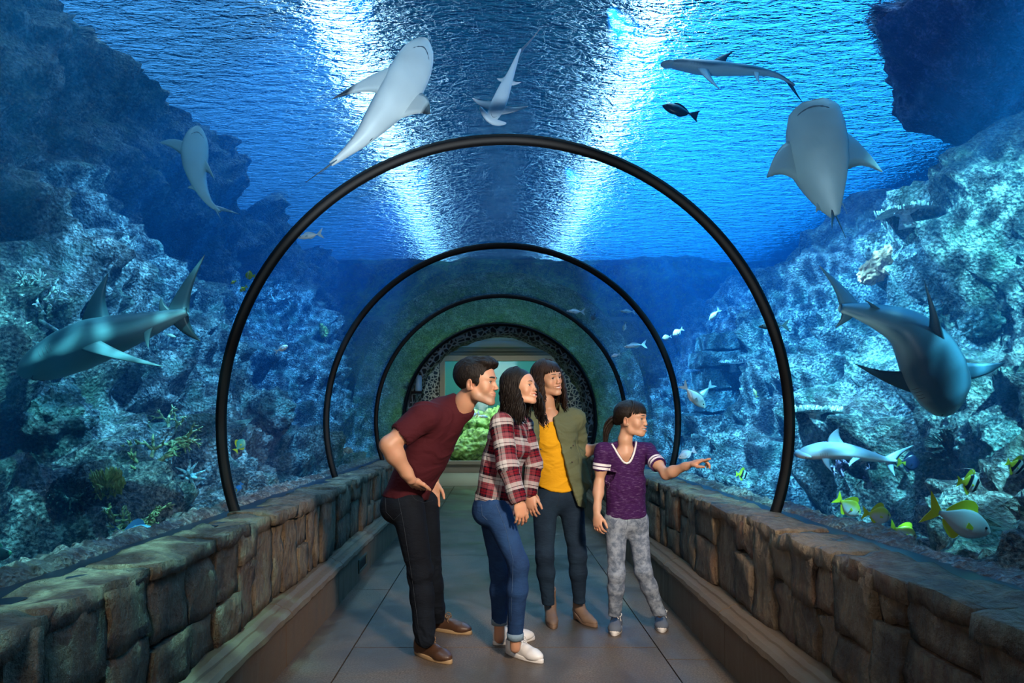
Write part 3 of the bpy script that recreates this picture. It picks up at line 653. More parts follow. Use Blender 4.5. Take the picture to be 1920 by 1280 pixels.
def m_cloth(name, c, rough=.85, scale=220, wr=.35, c2=None, noise_mix=.4, stretch=(1, 1, 1)):
    t = NT(name); g = t.tex(); f = t.noise(t.mapping(g, stretch), scale, 3); w_ = t.noise(t.mapping(g, (1, 1, 2.6)), 9, 4, .55, .8)
    col = t.mix(t.math('MULTIPLY', f.outputs[0], noise_mix), c, c2 or tuple(v*.55 for v in c))
    t.bsdf(col, rough, t.bump(f.outputs[0], .25, .002, t.bump(w_.outputs[0], wr*.6, .03)), Specular_IOR_Level=.15); return t.m
def m_denim(name, a, b, hi, scale=6, contrast=(.42, .62)):
    t = NT(name); g = t.tex(); f = t.noise(g, 330, 2); w_ = t.noise(t.mapping(g, (1, 1, 3.2)), 10, 4, .6, 1.0); big = t.noise(g, scale, 6, .65)
    c = t.mix(t.ramp(big.outputs[0], [(contrast[0], (0, 0, 0)), (contrast[1], (1, 1, 1))]), a, b)
    c = t.mix(t.math('MULTIPLY', f.outputs[0], .4), c, hi)
    t.bsdf(c, .85, t.bump(f.outputs[0], .2, .002, t.bump(w_.outputs[0], .22, .03)), Specular_IOR_Level=.15); return t.m
def m_plaid():
    t = NT('plaid_flannel'); a = t.attr('cloth'); sp = t.n('ShaderNodeSeparateXYZ'); t.l(a, sp.inputs[0])
    R_, W_, N_, P_ = (.14, .003, .010), (.46, .44, .45), (.003, .003, .009), (.20, .05, .065)
    st = [(0, W_), (.15, N_), (.18, W_), (.30, N_), (.42, R_), (.50, N_), (.53, R_), (.64, N_), (.70, P_), (.86, N_), (.88, P_), (.97, W_)]
    def band(v, off):
        x = t.math('FRACT', t.math('ADD', t.math('DIVIDE', v, .118), off)); return t.ramp(x, st, 'CONSTANT')
    c = t.mix(.36, band(sp.outputs[1], .1), band(sp.outputs[0], .35))
    g = t.tex(); f = t.noise(g, 240, 2); w_ = t.noise(t.mapping(g, (1, 1, 2)), 10, 4, .6, .8)
    t.bsdf(c, .88, t.bump(f.outputs[0], .25, .002, t.bump(w_.outputs[0], .25, .03)), Specular_IOR_Level=.15); return t.m
def m_heather():
    t = NT('purple_heather_jersey'); g = t.tex(); n1 = t.noise(t.mapping(g, (14, 14, 110)), 2.2, 3, .6); a = t.attr('cloth'); sp = t.n('ShaderNodeSeparateXYZ'); t.l(a, sp.inputs[0])
    c = t.mix(t.ramp(n1.outputs[0], [(.54, (0, 0, 0)), (.72, (.6,)*3)]), (.040, .008, .066), (.22, .14, .28))
    b = t.ramp(t.math('MULTIPLY', sp.outputs[1], 5), [(0, (0, 0, 0)), (.490, (1, 1, 1)), (.565, (0, 0, 0)), (.600, (1, 1, 1)), (.675, (0, 0, 0))], 'CONSTANT')
    c = t.mix(b, c, (.78, .76, .80)); w_ = t.noise(t.mapping(g, (1, 1, 2.4)), 9, 4, .55, .8)
    t.bsdf(c, .85, t.bump(w_.outputs[0], .25, .03), Specular_IOR_Level=.15); return t.m
M.update(maroon=m_cloth('maroon_jersey', (.062, .009, .015), c2=(.038, .008, .012)), plaid=m_plaid(), mustard=m_cloth('mustard_jersey', (.72, .36, .012), c2=(.6, .28, .01), wr=.45),
         olive=m_cloth('olive_twill', (.125, .14, .078), c2=(.08, .09, .05)), heather=m_heather(),
         jeans_black=m_denim('black_denim', (.0025, .0035, .007), (.005, .008, .014), (.010, .014, .022)), jeans_blue=m_denim('blue_denim', (.006, .024, .085), (.012, .048, .15), (.04, .085, .19)),
         jeans_navy=m_denim('navy_denim', (.005, .014, .032), (.012, .030, .058), (.03, .05, .08)), jeans_acid=m_denim('acid_wash_denim', (.085, .115, .175), (.30, .35, .44), (.22, .26, .33), 26, (.40, .60)),
         leather_brown=m_plain('brown_leather', (.075, .034, .018), .42, .5, 40), leather_tan=m_plain('taupe_suede', (.20, .125, .085), .7, .4, 60), leather_white=m_plain('white_leather', (.80, .79, .80), .4, .2, 40),
         sole_white=m_plain('white_rubber', (.78, .76, .76), .5), sole_tan=m_plain('tan_welt', (.42, .28, .15), .6), lace_brown=m_plain('brown_lace', (.22, .13, .07), .8), canvas=m_plain('grey_blue_canvas', (.13, .16, .22), .9, .6, 200), white_knit=m_plain('white_trim', (.78, .76, .80), .8),
         button=m_plain('dark_button', (.06, .045, .03), .4), belt=m_plain('brown_belt', (.12, .06, .03), .5))

def fold(V, Q, amp=.004, sc=(9, 9, 18), seed=0, mask=None):
    N = normals(V, Q); p = V*np.array(sc)+seed*5.1; h = (1-np.abs(fbm(p+fbm(V*6+seed, 2)[:, None]*.8, 3)))*amp*1.6+fbm(V*np.array(sc)*.4+seed, 2)*amp
    h -= h.mean(); return V+N*(h*(mask if mask is not None else 1))[:, None]

def build_head(parts, kids, O, R, z, neckw, skin, male=False, smile=0., lips=(.45, .16, .13), nr=(.056, .06), gaze=(0, 1, 0), iris=(.10, .05, .025), stubble=0, brow=(.02, .012, .009), browt=.0045, extra=None, h=.0024, child=False):
    R = np.asarray(R); O = np.asarray(O); toL = lambda p: (np.asarray(p)-O)@R
    f = head_field(z, male, smile, [toL(p) for p in neckw], nr, h, extra=(lambda f_, z_: extra(f_, z_, lambda p: toL(p)/z_)) if extra else None, child=child)
    V, Q = f.mesh(); C = face_colours(V, skin, male, lips, stubble=stubble); toW = lambda v: (np.asarray(v)*z)@R.T+O
    parts.append((toW(V), Q, C))
    from mathutils.bvhtree import BVHTree
    bv = BVHTree.FromPolygons(V.tolist(), Q.tolist())
    def front_y(x, zz):
        h_ = bv.ray_cast(Vector((x, .2, zz)), Vector((0, -1, 0))); return h_[0][1] if h_[0] is not None else .08
    bk = 'brow%s' % (brow,)
    if bk not in M: M[bk] = m_plain('brow_hair', brow, .8)
    for s in (-1, 1):      # eyes look where the head looks; iris as a ring of colour on the ball
        er = .0136; ec = np.array((s*.0315, .0708, -.0005)); v, q = spheremesh((0, 0, 0), er, 24, 20); g = unit(gaze); dd = v@g/er
        c = np.where(dd[:, None] > .955, (.01, .008, .008), np.where(dd[:, None] > .84, iris, (.72, .69, .67)))
        kids.append(mesh_np('eye', toW(v+ec), q, M['eyewhite'], col=c))
        a = []
        for t in np.linspace(-1.45, 1.5, 11):
            x = .0148*math.sin(t); zz = .0066*math.cos(t)+.0004+.0010*math.sin(t); zz *= (1 if smile < .5 else .88); y = math.sqrt(max(.0152**2-x*x-zz*zz, 1e-6)); a.append((ec[0]+s*x, ec[1]+y, ec[2]+zz))
        lt, lf = tubem(a, [.0007, .0011, .0014, .0016, .0017, .0018, .0019, .0020, .0021, .0018, .0009], 5); kids.append(mesh_np('eyelash', toW(lt), lf, M['lash']))
        b = []
        for t in np.linspace(0, 1, 10):
            x = s*(.013+.036*t); zz = .0232+.0045*math.sin(t*2.4)-.0030*t; b.append((x, front_y(x, zz)+.0004, zz))
        bt, bf = tubem(b, [browt*q_ for q_ in (.55, .85, 1, 1, .95, .9, .8, .65, .45, .2)], 6); kids.append(mesh_np('eyebrow', toW(bt), bf, M[bk]))
    if smile > .5:
        t_ = [(x, .0925-x*x*16, -.0625+(x/.02)**2*.0035*smile) for x in np.linspace(-.019, .019, 9)]
        V2 = [(x, y, zz+o) for x, y, zz in t_ for o in (.004, -.0045)]; kids.append(mesh_np('teeth', toW(V2), gridm(9, 2), M['teeth']))
    return toL, toW

def body_mesh(parts, name='body'):
    V = []; F = []; C = []; n = 0
    for v, q, c in parts: V.append(v); F.append(np.asarray(q)+n); C.append(c if np.ndim(c) == 2 else np.tile(np.array(c, float), (len(v), 1))); n += len(v)
    return mesh_np(name, np.concatenate(V), np.concatenate(F), M['skin'], col=np.concatenate(C))
def arm_part(sh, el, wr, hd, n, s, skin, r=(.052, .043, .030), size=1., curl=(.35, .45, .3), per=None, thumb=(.7, .55, .35), h=.0028, start=.0):
    pts = np.array([sh, el, wr, np.asarray(wr)+unit(hd)*.2*size]); f = Fld(pts.min(0)-.09, pts.max(0)+.09, h); sh, el, wr = (np.asarray(p, float) for p in (sh, el, wr))
    f.cone(lerp(sh, el, start), el, r[0], r[1]*.94, .02); m = lerp(el, wr, .28); f.cone(el, m, r[1]*.95, r[1]*1.02, .03); f.cone(m, lerp(el, wr, .8), r[1]*1.02, r[2]*1.0, .03); f.cone(lerp(el, wr, .8), wr, r[2], r[2]*.88, .02, (n, .82))
    f.ell(lerp(sh, el, .55), r[0]*1.02, k=.03)
    hand(f, wr, np.asarray(hd, float), np.asarray(n, float), np.asarray(s, float), size, curl, per, thumb)
    V, Q = f.mesh(); C = np.tile(np.array(skin, float), (len(V), 1)); dd = np.linalg.norm(V-(wr+unit(hd)*.12*size), axis=1); m_ = np.clip(1-dd/.09, 0, 1)*.3; C = C*(1-m_[:, None])+np.array((skin[0], skin[1]*.66, skin[2]*.6))*m_[:, None]
    return V, Q, C
def under_part(pelvis, chest, legs, skin, w=.125, flatn=(0, 1, 0), rl=(.06, .045, .028)):
    P_ = np.array([pelvis, chest]+[p for l in legs for p in l]); f = Fld(P_.min(0)-.2, P_.max(0)+.2, .011)
    f.cone(pelvis, chest, w, w, .05, (flatn, .6))
    for l in legs:
        f.cone(l[0], l[1], rl[0], rl[1], .04); f.cone(l[1], l[2], rl[1], rl[2], .04)
    V, Q = f.mesh(); return V, Q, np.tile(np.array(skin, float), (len(V), 1))
def leg_field(lo, hi, h, legs, pelvis, side, front, hipr, seat, R3, k=.035):
    f = Fld(lo, hi, h); Rm = np.stack([unit(side), unit(front), unit(np.cross(unit(side), unit(front)))], 1)
    f.ell(pelvis, hipr, Rm, k=.04)
    for s in (-1, 1): f.ell(np.asarray(pelvis)+unit(side)*s*hipr[0]*.48-unit(front)*seat[0]-np.array((0, 0, seat[1])), seat[2], k=.045)
    for hip, kn, an in legs:
        hip, kn, an = (np.asarray(p, float) for p in (hip, kn, an)); f.cone(hip, kn, R3[0], R3[1], k); f.cone(lerp(kn, an, -.02), lerp(kn, an, .35), R3[1]*.98, R3[2], .03); f.cone(lerp(kn, an, .35), an, R3[2], R3[3], .03)
    return f
def shoe(kind, heel, toe, L, hgt, parent_kids, mats, wid=.046, name='shoe', up=.0, laces=None, tongue=False, ankle=None):
    """heel, toe: ground points; returns nothing, adds shoe > sole, laces"""
    heel = np.asarray(heel, float); f_ = unit(np.asarray(toe, float)-heel); R = frame(f_); toW = lambda v: np.asarray(v)@R.T+heel
    F = Fld((-.09, -.05, -.02), (.09, L+.05, hgt+.10), .0036); w_ = wid
    if kind == 'low':
        F.ell((0, .045, .040), (w_*.74, .050, .052), k=.02); F.cone((0, .05, .03), (0, L*.72, .030), w_*.72, w_*.86, .03, ((0, 0, 1), .9)); F.ell((0, L*.76, .030), (w_*.96, L*.24, .030), k=.03)
        F.cone((0, .05, .06), (0, L*.55, .055), w_*.66, w_*.55, .03); F.ell((0, .05, .075), (w_*.72, .050, .022), k=.02)
        F.ell((0, .045, .108), (w_*.55, .040, .034), k=.008, op='s')
    elif kind == 'boot':
        F.cone((0, .045, .03), (0, L*.62, .026), w_*.70, w_*.70, .03); F.ell((0, L*.74, .026+.0), (w_*.80, L*.27, .028), k=.03); F.cone((0, .055, .05), (0, .05, hgt), w_*.78, w_*.98, .02); F.cone((0, .06, .07), (0, L*.6, .03), w_*.62, w_*.55, .05)
        F.cone((0, .05, hgt+.01), (0, .05, hgt+.06), w_*.80, w_*.82, .004, None, 's'); F.fn(lambda A, X, Y, Z: np.maximum(A, Z-hgt))
    lift = up
    F.fn(lambda A, X, Y, Z: np.maximum(A, .014-Z)); V, Q = F.mesh()
    if lift: V = V+np.array((0, 0, 1))*(lift*np.clip(1-(V[:, 1]-.02)/(L*.55), 0, 1)**1.3)[:, None]
    o = mesh_np(name, toW(V), Q, mats[0]); parent_kids.append(o)
    # sole from the outline
    N = 40; pr = []
    for i in range(N):
        a = 2*math.pi*i/N; t = (1-math.cos(a))/2; y = -.006+t*(L+.012); wv = w_*1.08*(math.sin(math.pi*min(1, max(0, t))**.8)**.45)*(.76+.24*min(1, t*1.7)) if 0 < t < 1 else 0; pr.append((math.copysign(wv, math.sin(a)) if abs(math.sin(a)) > 1e-6 else 0, y))
    V = [(x*s_, y if s_ == 1 else y*.992+.001, zz) for zz, s_ in ((0, .97), (.004, 1), (.018, 1), (.022, .97)) for x, y in pr]; V = np.array(V)
    F_ = [(j*N+i, j*N+(i+1) % N, (j+1)*N+(i+1) % N, (j+1)*N+i) for j in range(3) for i in range(N)]+[tuple(range(N))[::-1], tuple(3*N+i for i in range(N))]
    if lift: V = V+np.array((0, 0, 1))*(lift*np.clip(1-(V[:, 1]-.02)/(L*.55), 0, 1)**1.3)[:, None]
    so = mesh_np('sole', toW(V), F_, mats[1], o)
    if lift:
        hv, hf = tubem([(0, .035, .0), (0, .03, lift*.5), (0, .035, lift+.02)], [.024, .024, .031], 12); mesh_np('heel_block', toW(hv), hf, mats[0], o)
    if mats[2] is not None:
        ls = []
        for i in range(5):
            y = L*(.36+.075*i); zt = .099-.011*i-.0015*i*i; wd = w_*(.42+.02*i)
            ls.append(tubem([(-wd, y-.004, zt-.010), (-wd*.4, y, zt+.001), (wd*.4, y+.008, zt+.001), (wd, y+.012, zt-.012)], .0036, 6)); ls.append(tubem([(wd, y-.004, zt-.010), (wd*.4, y, zt+.003), (-wd*.4, y+.008, zt+.001), (-wd, y+.012, zt-.012)], .0036, 6))
        for s in (-1, 1):
            ls.append(tubem([(0, L*.38, .100), (s*.018, L*.38, .112), (s*.038, L*.42, .102), (s*.030, L*.46, .086), (0, L*.40, .100)], .0036, 6)); ls.append(tubem([(0, L*.34, .095), (s*.022, L*.42, .092), (s*.034, L*.50, .062)], .0024, 6))
        mesh_np('laces', toW(joinm(ls)[0]), joinm(ls)[1], mats[2], o)
    return o, toW
def scalp_pt(az, el, rx=.083, ry=.106, rz=.090, c=(0, -.018, .040)):
    """az 0 = front, pi = back; el from the crown down"""
    return np.array((math.sin(az)*math.sin(el)*rx+c[0], math.cos(az)*math.sin(el)*ry+c[1], math.cos(el)*rz+c[2]))
def locks(n, seed, azr, length, down, wave=.012, freq=3.0, r=.0065, el0=(.05, .5), el1=1.35, spread=.02, flat=True, drift=(0, 0, 0), seg=22, target=None, part=0):
    """wavy locks that lie over the scalp and then hang; down: local direction of gravity"""
    rr = random.Random(seed); out = []; down = unit(down)
    for i in range(n):
        az = rr.uniform(*azr); a0 = az*(.6 if part else 1); e0 = rr.uniform(*el0); e1 = el1+rr.uniform(-.15, .12); L = rr.uniform(*length); ph = rr.uniform(0, 6.28); fq = freq*rr.uniform(.8, 1.25); wv = wave*rr.uniform(.5, 1.4); off = rr.uniform(.0, .012)
        k = 9; pts = [scalp_pt(a0+(az-a0)*t, e0+(e1-e0)*t, .083+off, .106+off, .090+off) for t in np.linspace(0, 1, k)]
        last = pts[-1]; outd = unit(np.array((last[0], last[1]+.018, 0))); dirv = unit(pts[-1]-pts[-2]); p = last.copy(); m = seg
        for j in range(1, m+1):
            t = j/m; dirv = unit(dirv*.75+(down+outd*spread*(1-t)*4*.25+np.array(drift)*t)*.35); p = p+dirv*L/m
            sd = unit(np.cross(dirv, outd)); env = min(1, t*2.2)
            pts.append(p+sd*math.sin(ph+fq*t*6.28)*wv*env+outd*math.cos(ph+fq*t*6.28)*wv*env*.7)
        N_ = len(pts); rad = [r*rr.uniform(.85, 1.15)*(1 if q < N_*.75 else max(.12, 1-(q-N_*.75)/(N_*.25)*.85)) for q in range(N_)]
        out.append(tubem(pts, rad, 5))
    return out
def hair_cap(front, z=1, amp=.0022, extra=None, seed=0, r=(.082, .105, .089), h=.003):
    """cap of hair on the skull; front: list of (point, normal) planes that bound it"""
    f = Fld((-.115, -.14, -.10), (.115, .125, .16), h)
    f.ell((0, -.018, .040), r, k=.01)
    if extra: extra(f)
    for p, n in front: f.cut(p, n)
    V, Q = f.mesh(); N = normals(V, Q); ang = np.arctan2(V[:, 0], V[:, 2]-.03)
    V = V+N*(amp*fbm(np.stack([ang*14, V[:, 1]*10, V[:, 0]*40], -1)+seed, 3))[:, None]
    return V, Q

def person(name, label, kids, base, group=None):
    root = empty(name, base); tag(root, label, 'person'); rebase(root, kids); bpy.context.view_layer.update(); return root
SK = (.53, .275, .175)

def surf_line(V, Q, pts, y0, r, mat, parent, name='seam', off=.0012):
    from mathutils.bvhtree import BVHTree
    bv = BVHTree.FromPolygons(V.tolist(), Q.tolist()); path = []
    for k in range(len(pts)-1):
        for t in np.linspace(0, 1, 7)[:-1 if k < len(pts)-2 else None]:
            px, py = lerp(pts[k], pts[k+1], t); o = np.array((0, 0, CAMZ)); dv = unit(P(px, py, 1)-o); h_ = bv.ray_cast(Vector(o), Vector(dv))
            if h_[0] is not None: path.append(np.array(h_[0])-dv*off)
    if len(path) > 3: mesh_np(name, *tubem(path, r, 5), mat, parent)
M['stitch_blue'] = m_plain('blue_stitching', (.035, .08, .17), .8); M['stitch_dark'] = m_plain('dark_stitching', (.012, .018, .028), .8); M['stitch_grey'] = m_plain('grey_stitching', (.08, .11, .17), .8)
# ---- the man: leans in from the left with his hands in his pockets, looking right
def make_man():
    kids = []; parts = []
    f = unit((.95, -.31, -.02)); R = frame(f); z = 1.05
    O = P(896, 717, 3.76); neck = [P(872, 752, 3.80), P(862, 772, 3.83)]
    shR = P(796, 778, 3.68); shL = P(852, 778, 4.02); elR = P(729, 834, 3.60); wrR = P(770, 898, 3.67); elL = P(800, 862, 4.26); wrL = P(814, 902, 4.10)
    pel = P(764, 925, 3.94); chest = P(828, 790, 3.86); side = unit((-.36, -.93, 0)); spine = unit(chest-pel); front = unit(np.cross(spine, side))
    def ex(F, z_, tl): F.cone(tl(P(862, 768, 3.85)), tl(P(842, 790, 3.88)), .05, .055, .04)
    toL, toW = build_head(parts, kids, O, R, z, neck, SK, True, .35, (.42, .17, .13), (.053, .058), (.0, 1, .0), stubble=.42, browt=.0052, extra=ex)
    hd = unit(P(800, 936, 3.88)-wrR); parts.append(arm_part(shR, elR, wrR, hd, (.25, .75, -.1), (.45, -.2, .75), SK, (.054, .047, .033), 1.06, curl=(.15, .25, .2), thumb=(.75, .7, -.1)))
    hd = unit(P(812, 945, 4.06)-wrL); parts.append(arm_part(shL, elL, wrL, hd, (.1, -.8, 0), (.6, 0, .5), SK, (.050, .044, .032), 1.0, curl=(.1, .2, .2), h=.0036))
    legs = [(P(764, 945, 3.86), P(788, 1075, 3.84), P(797, 1196, 3.79)), (P(794, 945, 4.08), P(806, 1065, 4.14), P(818, 1158, 4.22))]
    parts.append(under_part(pel, chest, legs, SK, .10, front, (.045, .035, .025)))
    kids.insert(0, body_mesh(parts))
    # shirt
    F = Fld(np.minimum(pel, elR)-.25, np.maximum(np.maximum(chest, neck[0]), shL)+.22, .0048)
    F.cone(pel-spine*.05, lerp(pel, chest, .55), .158, .158, .05, (front, .72)); F.cone(lerp(pel, chest, .5), chest-spine*.03, .158, .178, .06, (front, .70)); F.cone(chest, P(856, 760, 3.84), .11, .074, .06, (front, .8))
    F.cone(chest+spine*.02, shR, .085, .074, .05); F.cone(chest+spine*.02, shL, .085, .07, .05)
    se = lerp(shR, elR, .60); F.cone(shR, se, .077, .068, .03); F.cone(shL, lerp(shL, elL, .5), .074, .066, .03)
    F.cut(se, elR-shR) if False else None
    d = unit(elR-shR); F.cone(lerp(shR, elR, .52), lerp(shR, elR, 1.0), .059, .060, .003, None, 's')
    nb = P(880, 742, 3.77); nd = unit(nb-neck[1]); F.cone(chest, P(868, 770, 3.83), .10, .064, .05); F.cone(P(860, 768, 3.82), P(892, 732, 3.76), .060, .062, .004, None, 's'); F.cut(P(868, 750, 3.8), (.66, .05, .75))
    F.cone(P(890, 766, 3.72), P(885, 782, 3.70), .024, .004, .012, None, 's')
    F.fn(lambda A, X, Y, Z: np.maximum(A, .885-.12*(X-pel[0])-Z+0*A)); V, Q = F.mesh(); V = fold(V, Q, .0055, (5, 5, 8), 1)
    sh = mesh_np('tshirt', V, Q, M['maroon']); kids.append(sh)
    # jeans
    lo = np.min(np.array([p for l in legs for p in l]), 0)-.17; hi = np.max(np.array([p for l in legs for p in l]), 0)+.2
    F = leg_field(lo, hi, .0052, legs, pel-spine*.05, side, front, (.150, .110, .12), (.018, .045, .080), (.094, .072, .065, .058))
    F.cone(P(815, 905, 3.76), wrR, .030, .04, .004, None, 's')
    F.fn(lambda A, X, Y, Z: np.maximum(A, .075-Z)); V, Q = F.mesh(); V = fold(V, Q, .006, (4, 4, 10), 2, mask=.25+np.exp(-((V[:, 2]-.46)/.08)**2)+1.2*np.exp(-((V[:, 2]-.13)/.09)**2))
    j = mesh_np('jeans', V, Q, M['jeans_black']); kids.append(j)
    for pts in ([(770, 925), (778, 936), (795, 942), (812, 938)], [(745, 925), (757, 985), (772, 1080), (785, 1180)], [(722, 932), (724, 960), (738, 975), (752, 962)]): surf_line(V, Q, pts, 0, .0013, M['stitch_dark'], j)
    pk = [lerp(P(772, 918, 3.74), P(812, 930, 3.74), t)+np.array((0, -.02-.015*math.sin(t*3.1), -.012*math.sin(t*3.1))) for t in np.linspace(0, 1, 8)]
    # shoes
    def gp(px, py, g=0): dd = (CAMZ-g)*FPX/(py-CY); return P(px, py, dd)
    shoe('low', gp(780, 1222), gp(862, 1250), .285, .1, kids, (M['leather_brown'], M['sole_tan'], M['lace_brown']), .047)
    shoe('low', gp(808, 1178), gp(880, 1188), .285, .1, kids, (M['leather_brown'], M['sole_tan'], M['lace_brown']), .047)
    # hair
    def ex(F):
        F.ell((0, .050, .100), (.066, .055, .036), k=.03); F.ell((0, -.03, .045), (.082, .108, .092), k=.02)
        for s in (-1, 1): F.cone((s*.071, .022, .0), (s*.072, .018, -.022), .010, .006, .01)
    V, Q = hair_cap([], extra=ex, seed=3, amp=.0035, h=.0027)
    # trim the hairline: forehead, temples, round the ear, nape
    F = Fld((-.115, -.15, -.10), (.115, .125, .17), .0027); F.ell((0, -.020, .042), (.0795, .102, .088), k=.01); ex(F)
    F.cone((-.1, .125, .028), (.1, .125, .028), .062, .062, .01, None, 's'); F.cone((-.1, .080, -.052), (.1, .080, -.052), .060, .060, .01, None, 's'); F.cone((-.12, -.012, -.040), (.12, -.012, -.040), .036, .036, .006, None, 's')
    F.cut((0, -.06, -.062), (0, .1, -1)); V, Q = F.mesh(); N = normals(V, Q)
    V = V+N*((.0015+.004*np.clip((V[:, 2]-.03)/.07, 0, 1))*fbm(np.stack([V[:, 0]*110, V[:, 1]*22, V[:, 2]*22], -1), 3))[:, None]
    kids.append(mesh_np('hair', toW(V), Q, M['hair_black']))
    return person('person', 'person leaning forward in a maroon T-shirt and black jeans, hands in pockets', kids, (float(pel[0]), float(pel[1]), 0))
make_man()

def limb_uv(V, base, axes):
    """cloth coordinates: u round the limb, v along it"""
    best = np.full(len(V), 9.); U = np.zeros((len(V), 3))
    for k, (a, b, side, bias) in enumerate(axes):
        a = np.asarray(a, float); b = np.asarray(b, float); ba = b-a; L = np.linalg.norm(ba); d = ba/L; t = ((V-a)@d); tc = np.clip(t, 0, L); q = V-a-tc[:, None]*d; dist = np.linalg.norm(q, axis=1)-bias
        s = unit(np.asarray(side)-d*np.dot(side, d)); c = np.cross(d, s); ang = np.arctan2(q@c, q@s); m = dist < best; best = np.where(m, dist, best)
        U[m] = np.stack([ang*max(.05, bias)*1.0, t+0*k, np.full(len(V), k)], -1)[m]
    return U
# ---- young woman in the plaid shirt, bending forward, seen from her right side
def make_plaid():
    kids = []; parts = []; f = unit((.86, -.48, .17)); R = frame(f, roll=.02); z = .87
    O = P(976, 727, 3.80); neck = [P(958, 752, 3.84), P(948, 776, 3.86)]
    shR = P(940, 795, 3.74); shL = P(982, 800, 4.00); elR = P(952, 872, 3.66); wrR = P(972, 938, 3.62); elL = P(1000, 870, 3.98); wrL = P(992, 925, 3.95)
    pel = P(928, 938, 3.86); chest = P(950, 822, 3.86); side = unit((-.45, -.89, 0)); spine = unit(chest-pel); front = unit(np.cross(spine, side))
    toL, toW = build_head(parts, kids, O, R, z, neck, SK, False, 1.0, (.50, .12, .11), (.044, .048), (0, 1, .02), brow=(.03, .016, .01), browt=.0030)
    parts.append(arm_part(shR, elR, wrR, P(979, 975, 3.62)-wrR, (-.4, .9, 0), (.8, .3, .1), SK, (.040, .034, .025), .92, curl=(.35, .4, .3), start=.3, thumb=(.8, .35, .3)))
    parts.append(arm_part(shL, elL, wrL, P(996, 955, 3.93)-wrL, (.4, .9, 0), (.8, -.3, .1), SK, (.038, .033, .024), .9, start=.3, h=.0036))
    legs = [(P(928, 950, 3.78), P(972, 1058, 3.72), P(966, 1188, 3.76)), (P(922, 950, 3.94), P(938, 1070, 3.96), P(936, 1172, 4.00))]
    parts.append(under_part(pel, chest, [(a, b, c-np.array((0, 0, .075))) for a, b, c in legs], SK, .09, front, (.045, .034, .031)))
    kids.insert(0, body_mesh(parts))
    F = Fld(np.minimum(pel, elR)-.22, np.maximum(chest, shL)+.17, .0046)
    F.cone(pel-np.array((0, 0, .08)), lerp(pel, chest, .6), .160, .128, .05, (front, .80)); F.cone(lerp(pel, chest, .5), chest, .128, .135, .05, (front, .74)); F.cone(chest, P(950, 790, 3.86), .09, .055, .05, (front, .8))
    F.ell(lerp(pel, chest, .86)+front*.080-side*.05, .052, k=.05); F.ell(lerp(pel, chest, .86)+front*.080+side*.05, .052, k=.05)
    F.cone(chest+spine*.01, shR, .062, .058, .04); F.cone(chest, shL, .062, .056, .04)
    F.chain([shR, elR, lerp(elR, wrR, .86)], (.064, .056, .046), .025); F.chain([shL, elL, lerp(elL, wrL, .9)], (.060, .052, .044), .02)
    F.cone(lerp(elR, wrR, .80), lerp(elR, wrR, .90), .050, .051, .006); F.cone(lerp(elR, wrR, .84), lerp(elR, wrR, 1.3), .036, .038, .003, None, 's')
    F.cone(P(952, 775, 3.86), P(962, 750, 3.84), .046, .06, .006, None, 's')
    F.fn(lambda A, X, Y, Z: np.maximum(A, (.875-.085*np.clip((X-pel[0]+.06)/.14, 0, 1)+.02*np.sin(Y*9))-Z-1e-3+0*A))
    V, Q = F.mesh(); V = fold(V, Q, .0055, (6, 6, 8), 5); U = limb_uv(V, pel, [(pel, chest+spine*.1, front, .13), (shR, elR, front, .058), (elR, wrR, front, .05), (shL, elL, front, .055), (elL, wrL, front, .05)])
    U[:, 1] += np.where(U[:, 2] == 2, np.linalg.norm(elR-shR), 0)
    sh = mesh_np('plaid_shirt', V, Q, M['plaid'], uv=U); kids.append(sh)
    lo = np.min(np.array([p for l in legs for p in l]), 0)-.17; hi = np.max(np.array([p for l in legs for p in l]), 0)+.15
    F = leg_field(lo, hi, .0045, legs, pel-np.array((0, 0, .02)), side, front, (.138, .098, .10), (.016, .040, .082), (.082, .056, .055, .042))
    zc = .135; F.fn(lambda A, X, Y, Z: np.maximum(A, zc-Z)); V, Q = F.mesh(); V = fold(V, Q, .0035, (5, 5, 13), 6, .2+np.exp(-((V[:, 2]-.50)/.06)**2)+.8*np.exp(-((V[:, 2]-.88)/.07)**2)); j = mesh_np('jeans', V, Q, M['jeans_blue']); kids.append(j)
    for pts in ([(930, 945), (948, 990), (962, 1050), (958, 1165)], [(902, 945), (904, 965), (914, 975)]): surf_line(V, Q, pts, 0, .0013, M['stitch_blue'], j)
    M['cuff'] = m_plain('pale_denim_cuff', (.20, .30, .40), .85, .5, 200)
    for (a, b, c), zz in zip(legs, (.125, .135)):
        q = lerp(b, c, 1.0); an = [(q[0]+.0455*math.cos(t), q[1]+.0455*math.sin(t)) for t in np.linspace(0, 2*math.pi, 25)[:-1]]
        V = np.array([(x*s_+(1-s_)*q[0], y*s_+(1-s_)*q[1], zz+dz) for dz, s_ in ((0, .86), (0, 1.02), (.034, 1.04), (.036, .95), (.03, .86)) for x, y in an]); Fq = gridm(5, 24, True); o = mesh_np('cuff', V, Fq, M['cuff'], j)
    def gp(px, py): return P(px, py, CAMZ*FPX/(py-CY))
    shoe('low', gp(951, 1222), gp(1032, 1248), .262, .1, kids, (M['leather_white'], M['sole_white'], M['sole_white']), .042)
    shoe('low', gp(926, 1208), gp(985, 1200), .262, .1, kids, (M['leather_white'], M['sole_white'], M['sole_white']), .042)
    F = Fld((-.115, -.15, -.12), (.115, .125, .17), .0032); F.ell((0, -.022, .040), (.085, .108, .090), k=.01); F.cone((-.11, .118, -.02), (.11, .118, -.02), .085, .085, .01, None, 's'); F.ell((0, .1, -.06), (.063, .09, .09), k=.01, op='s')
    V, Q = F.mesh(); cap = (V, Q.tolist()); dn = R.T@np.array((.10, -.05, -1.))
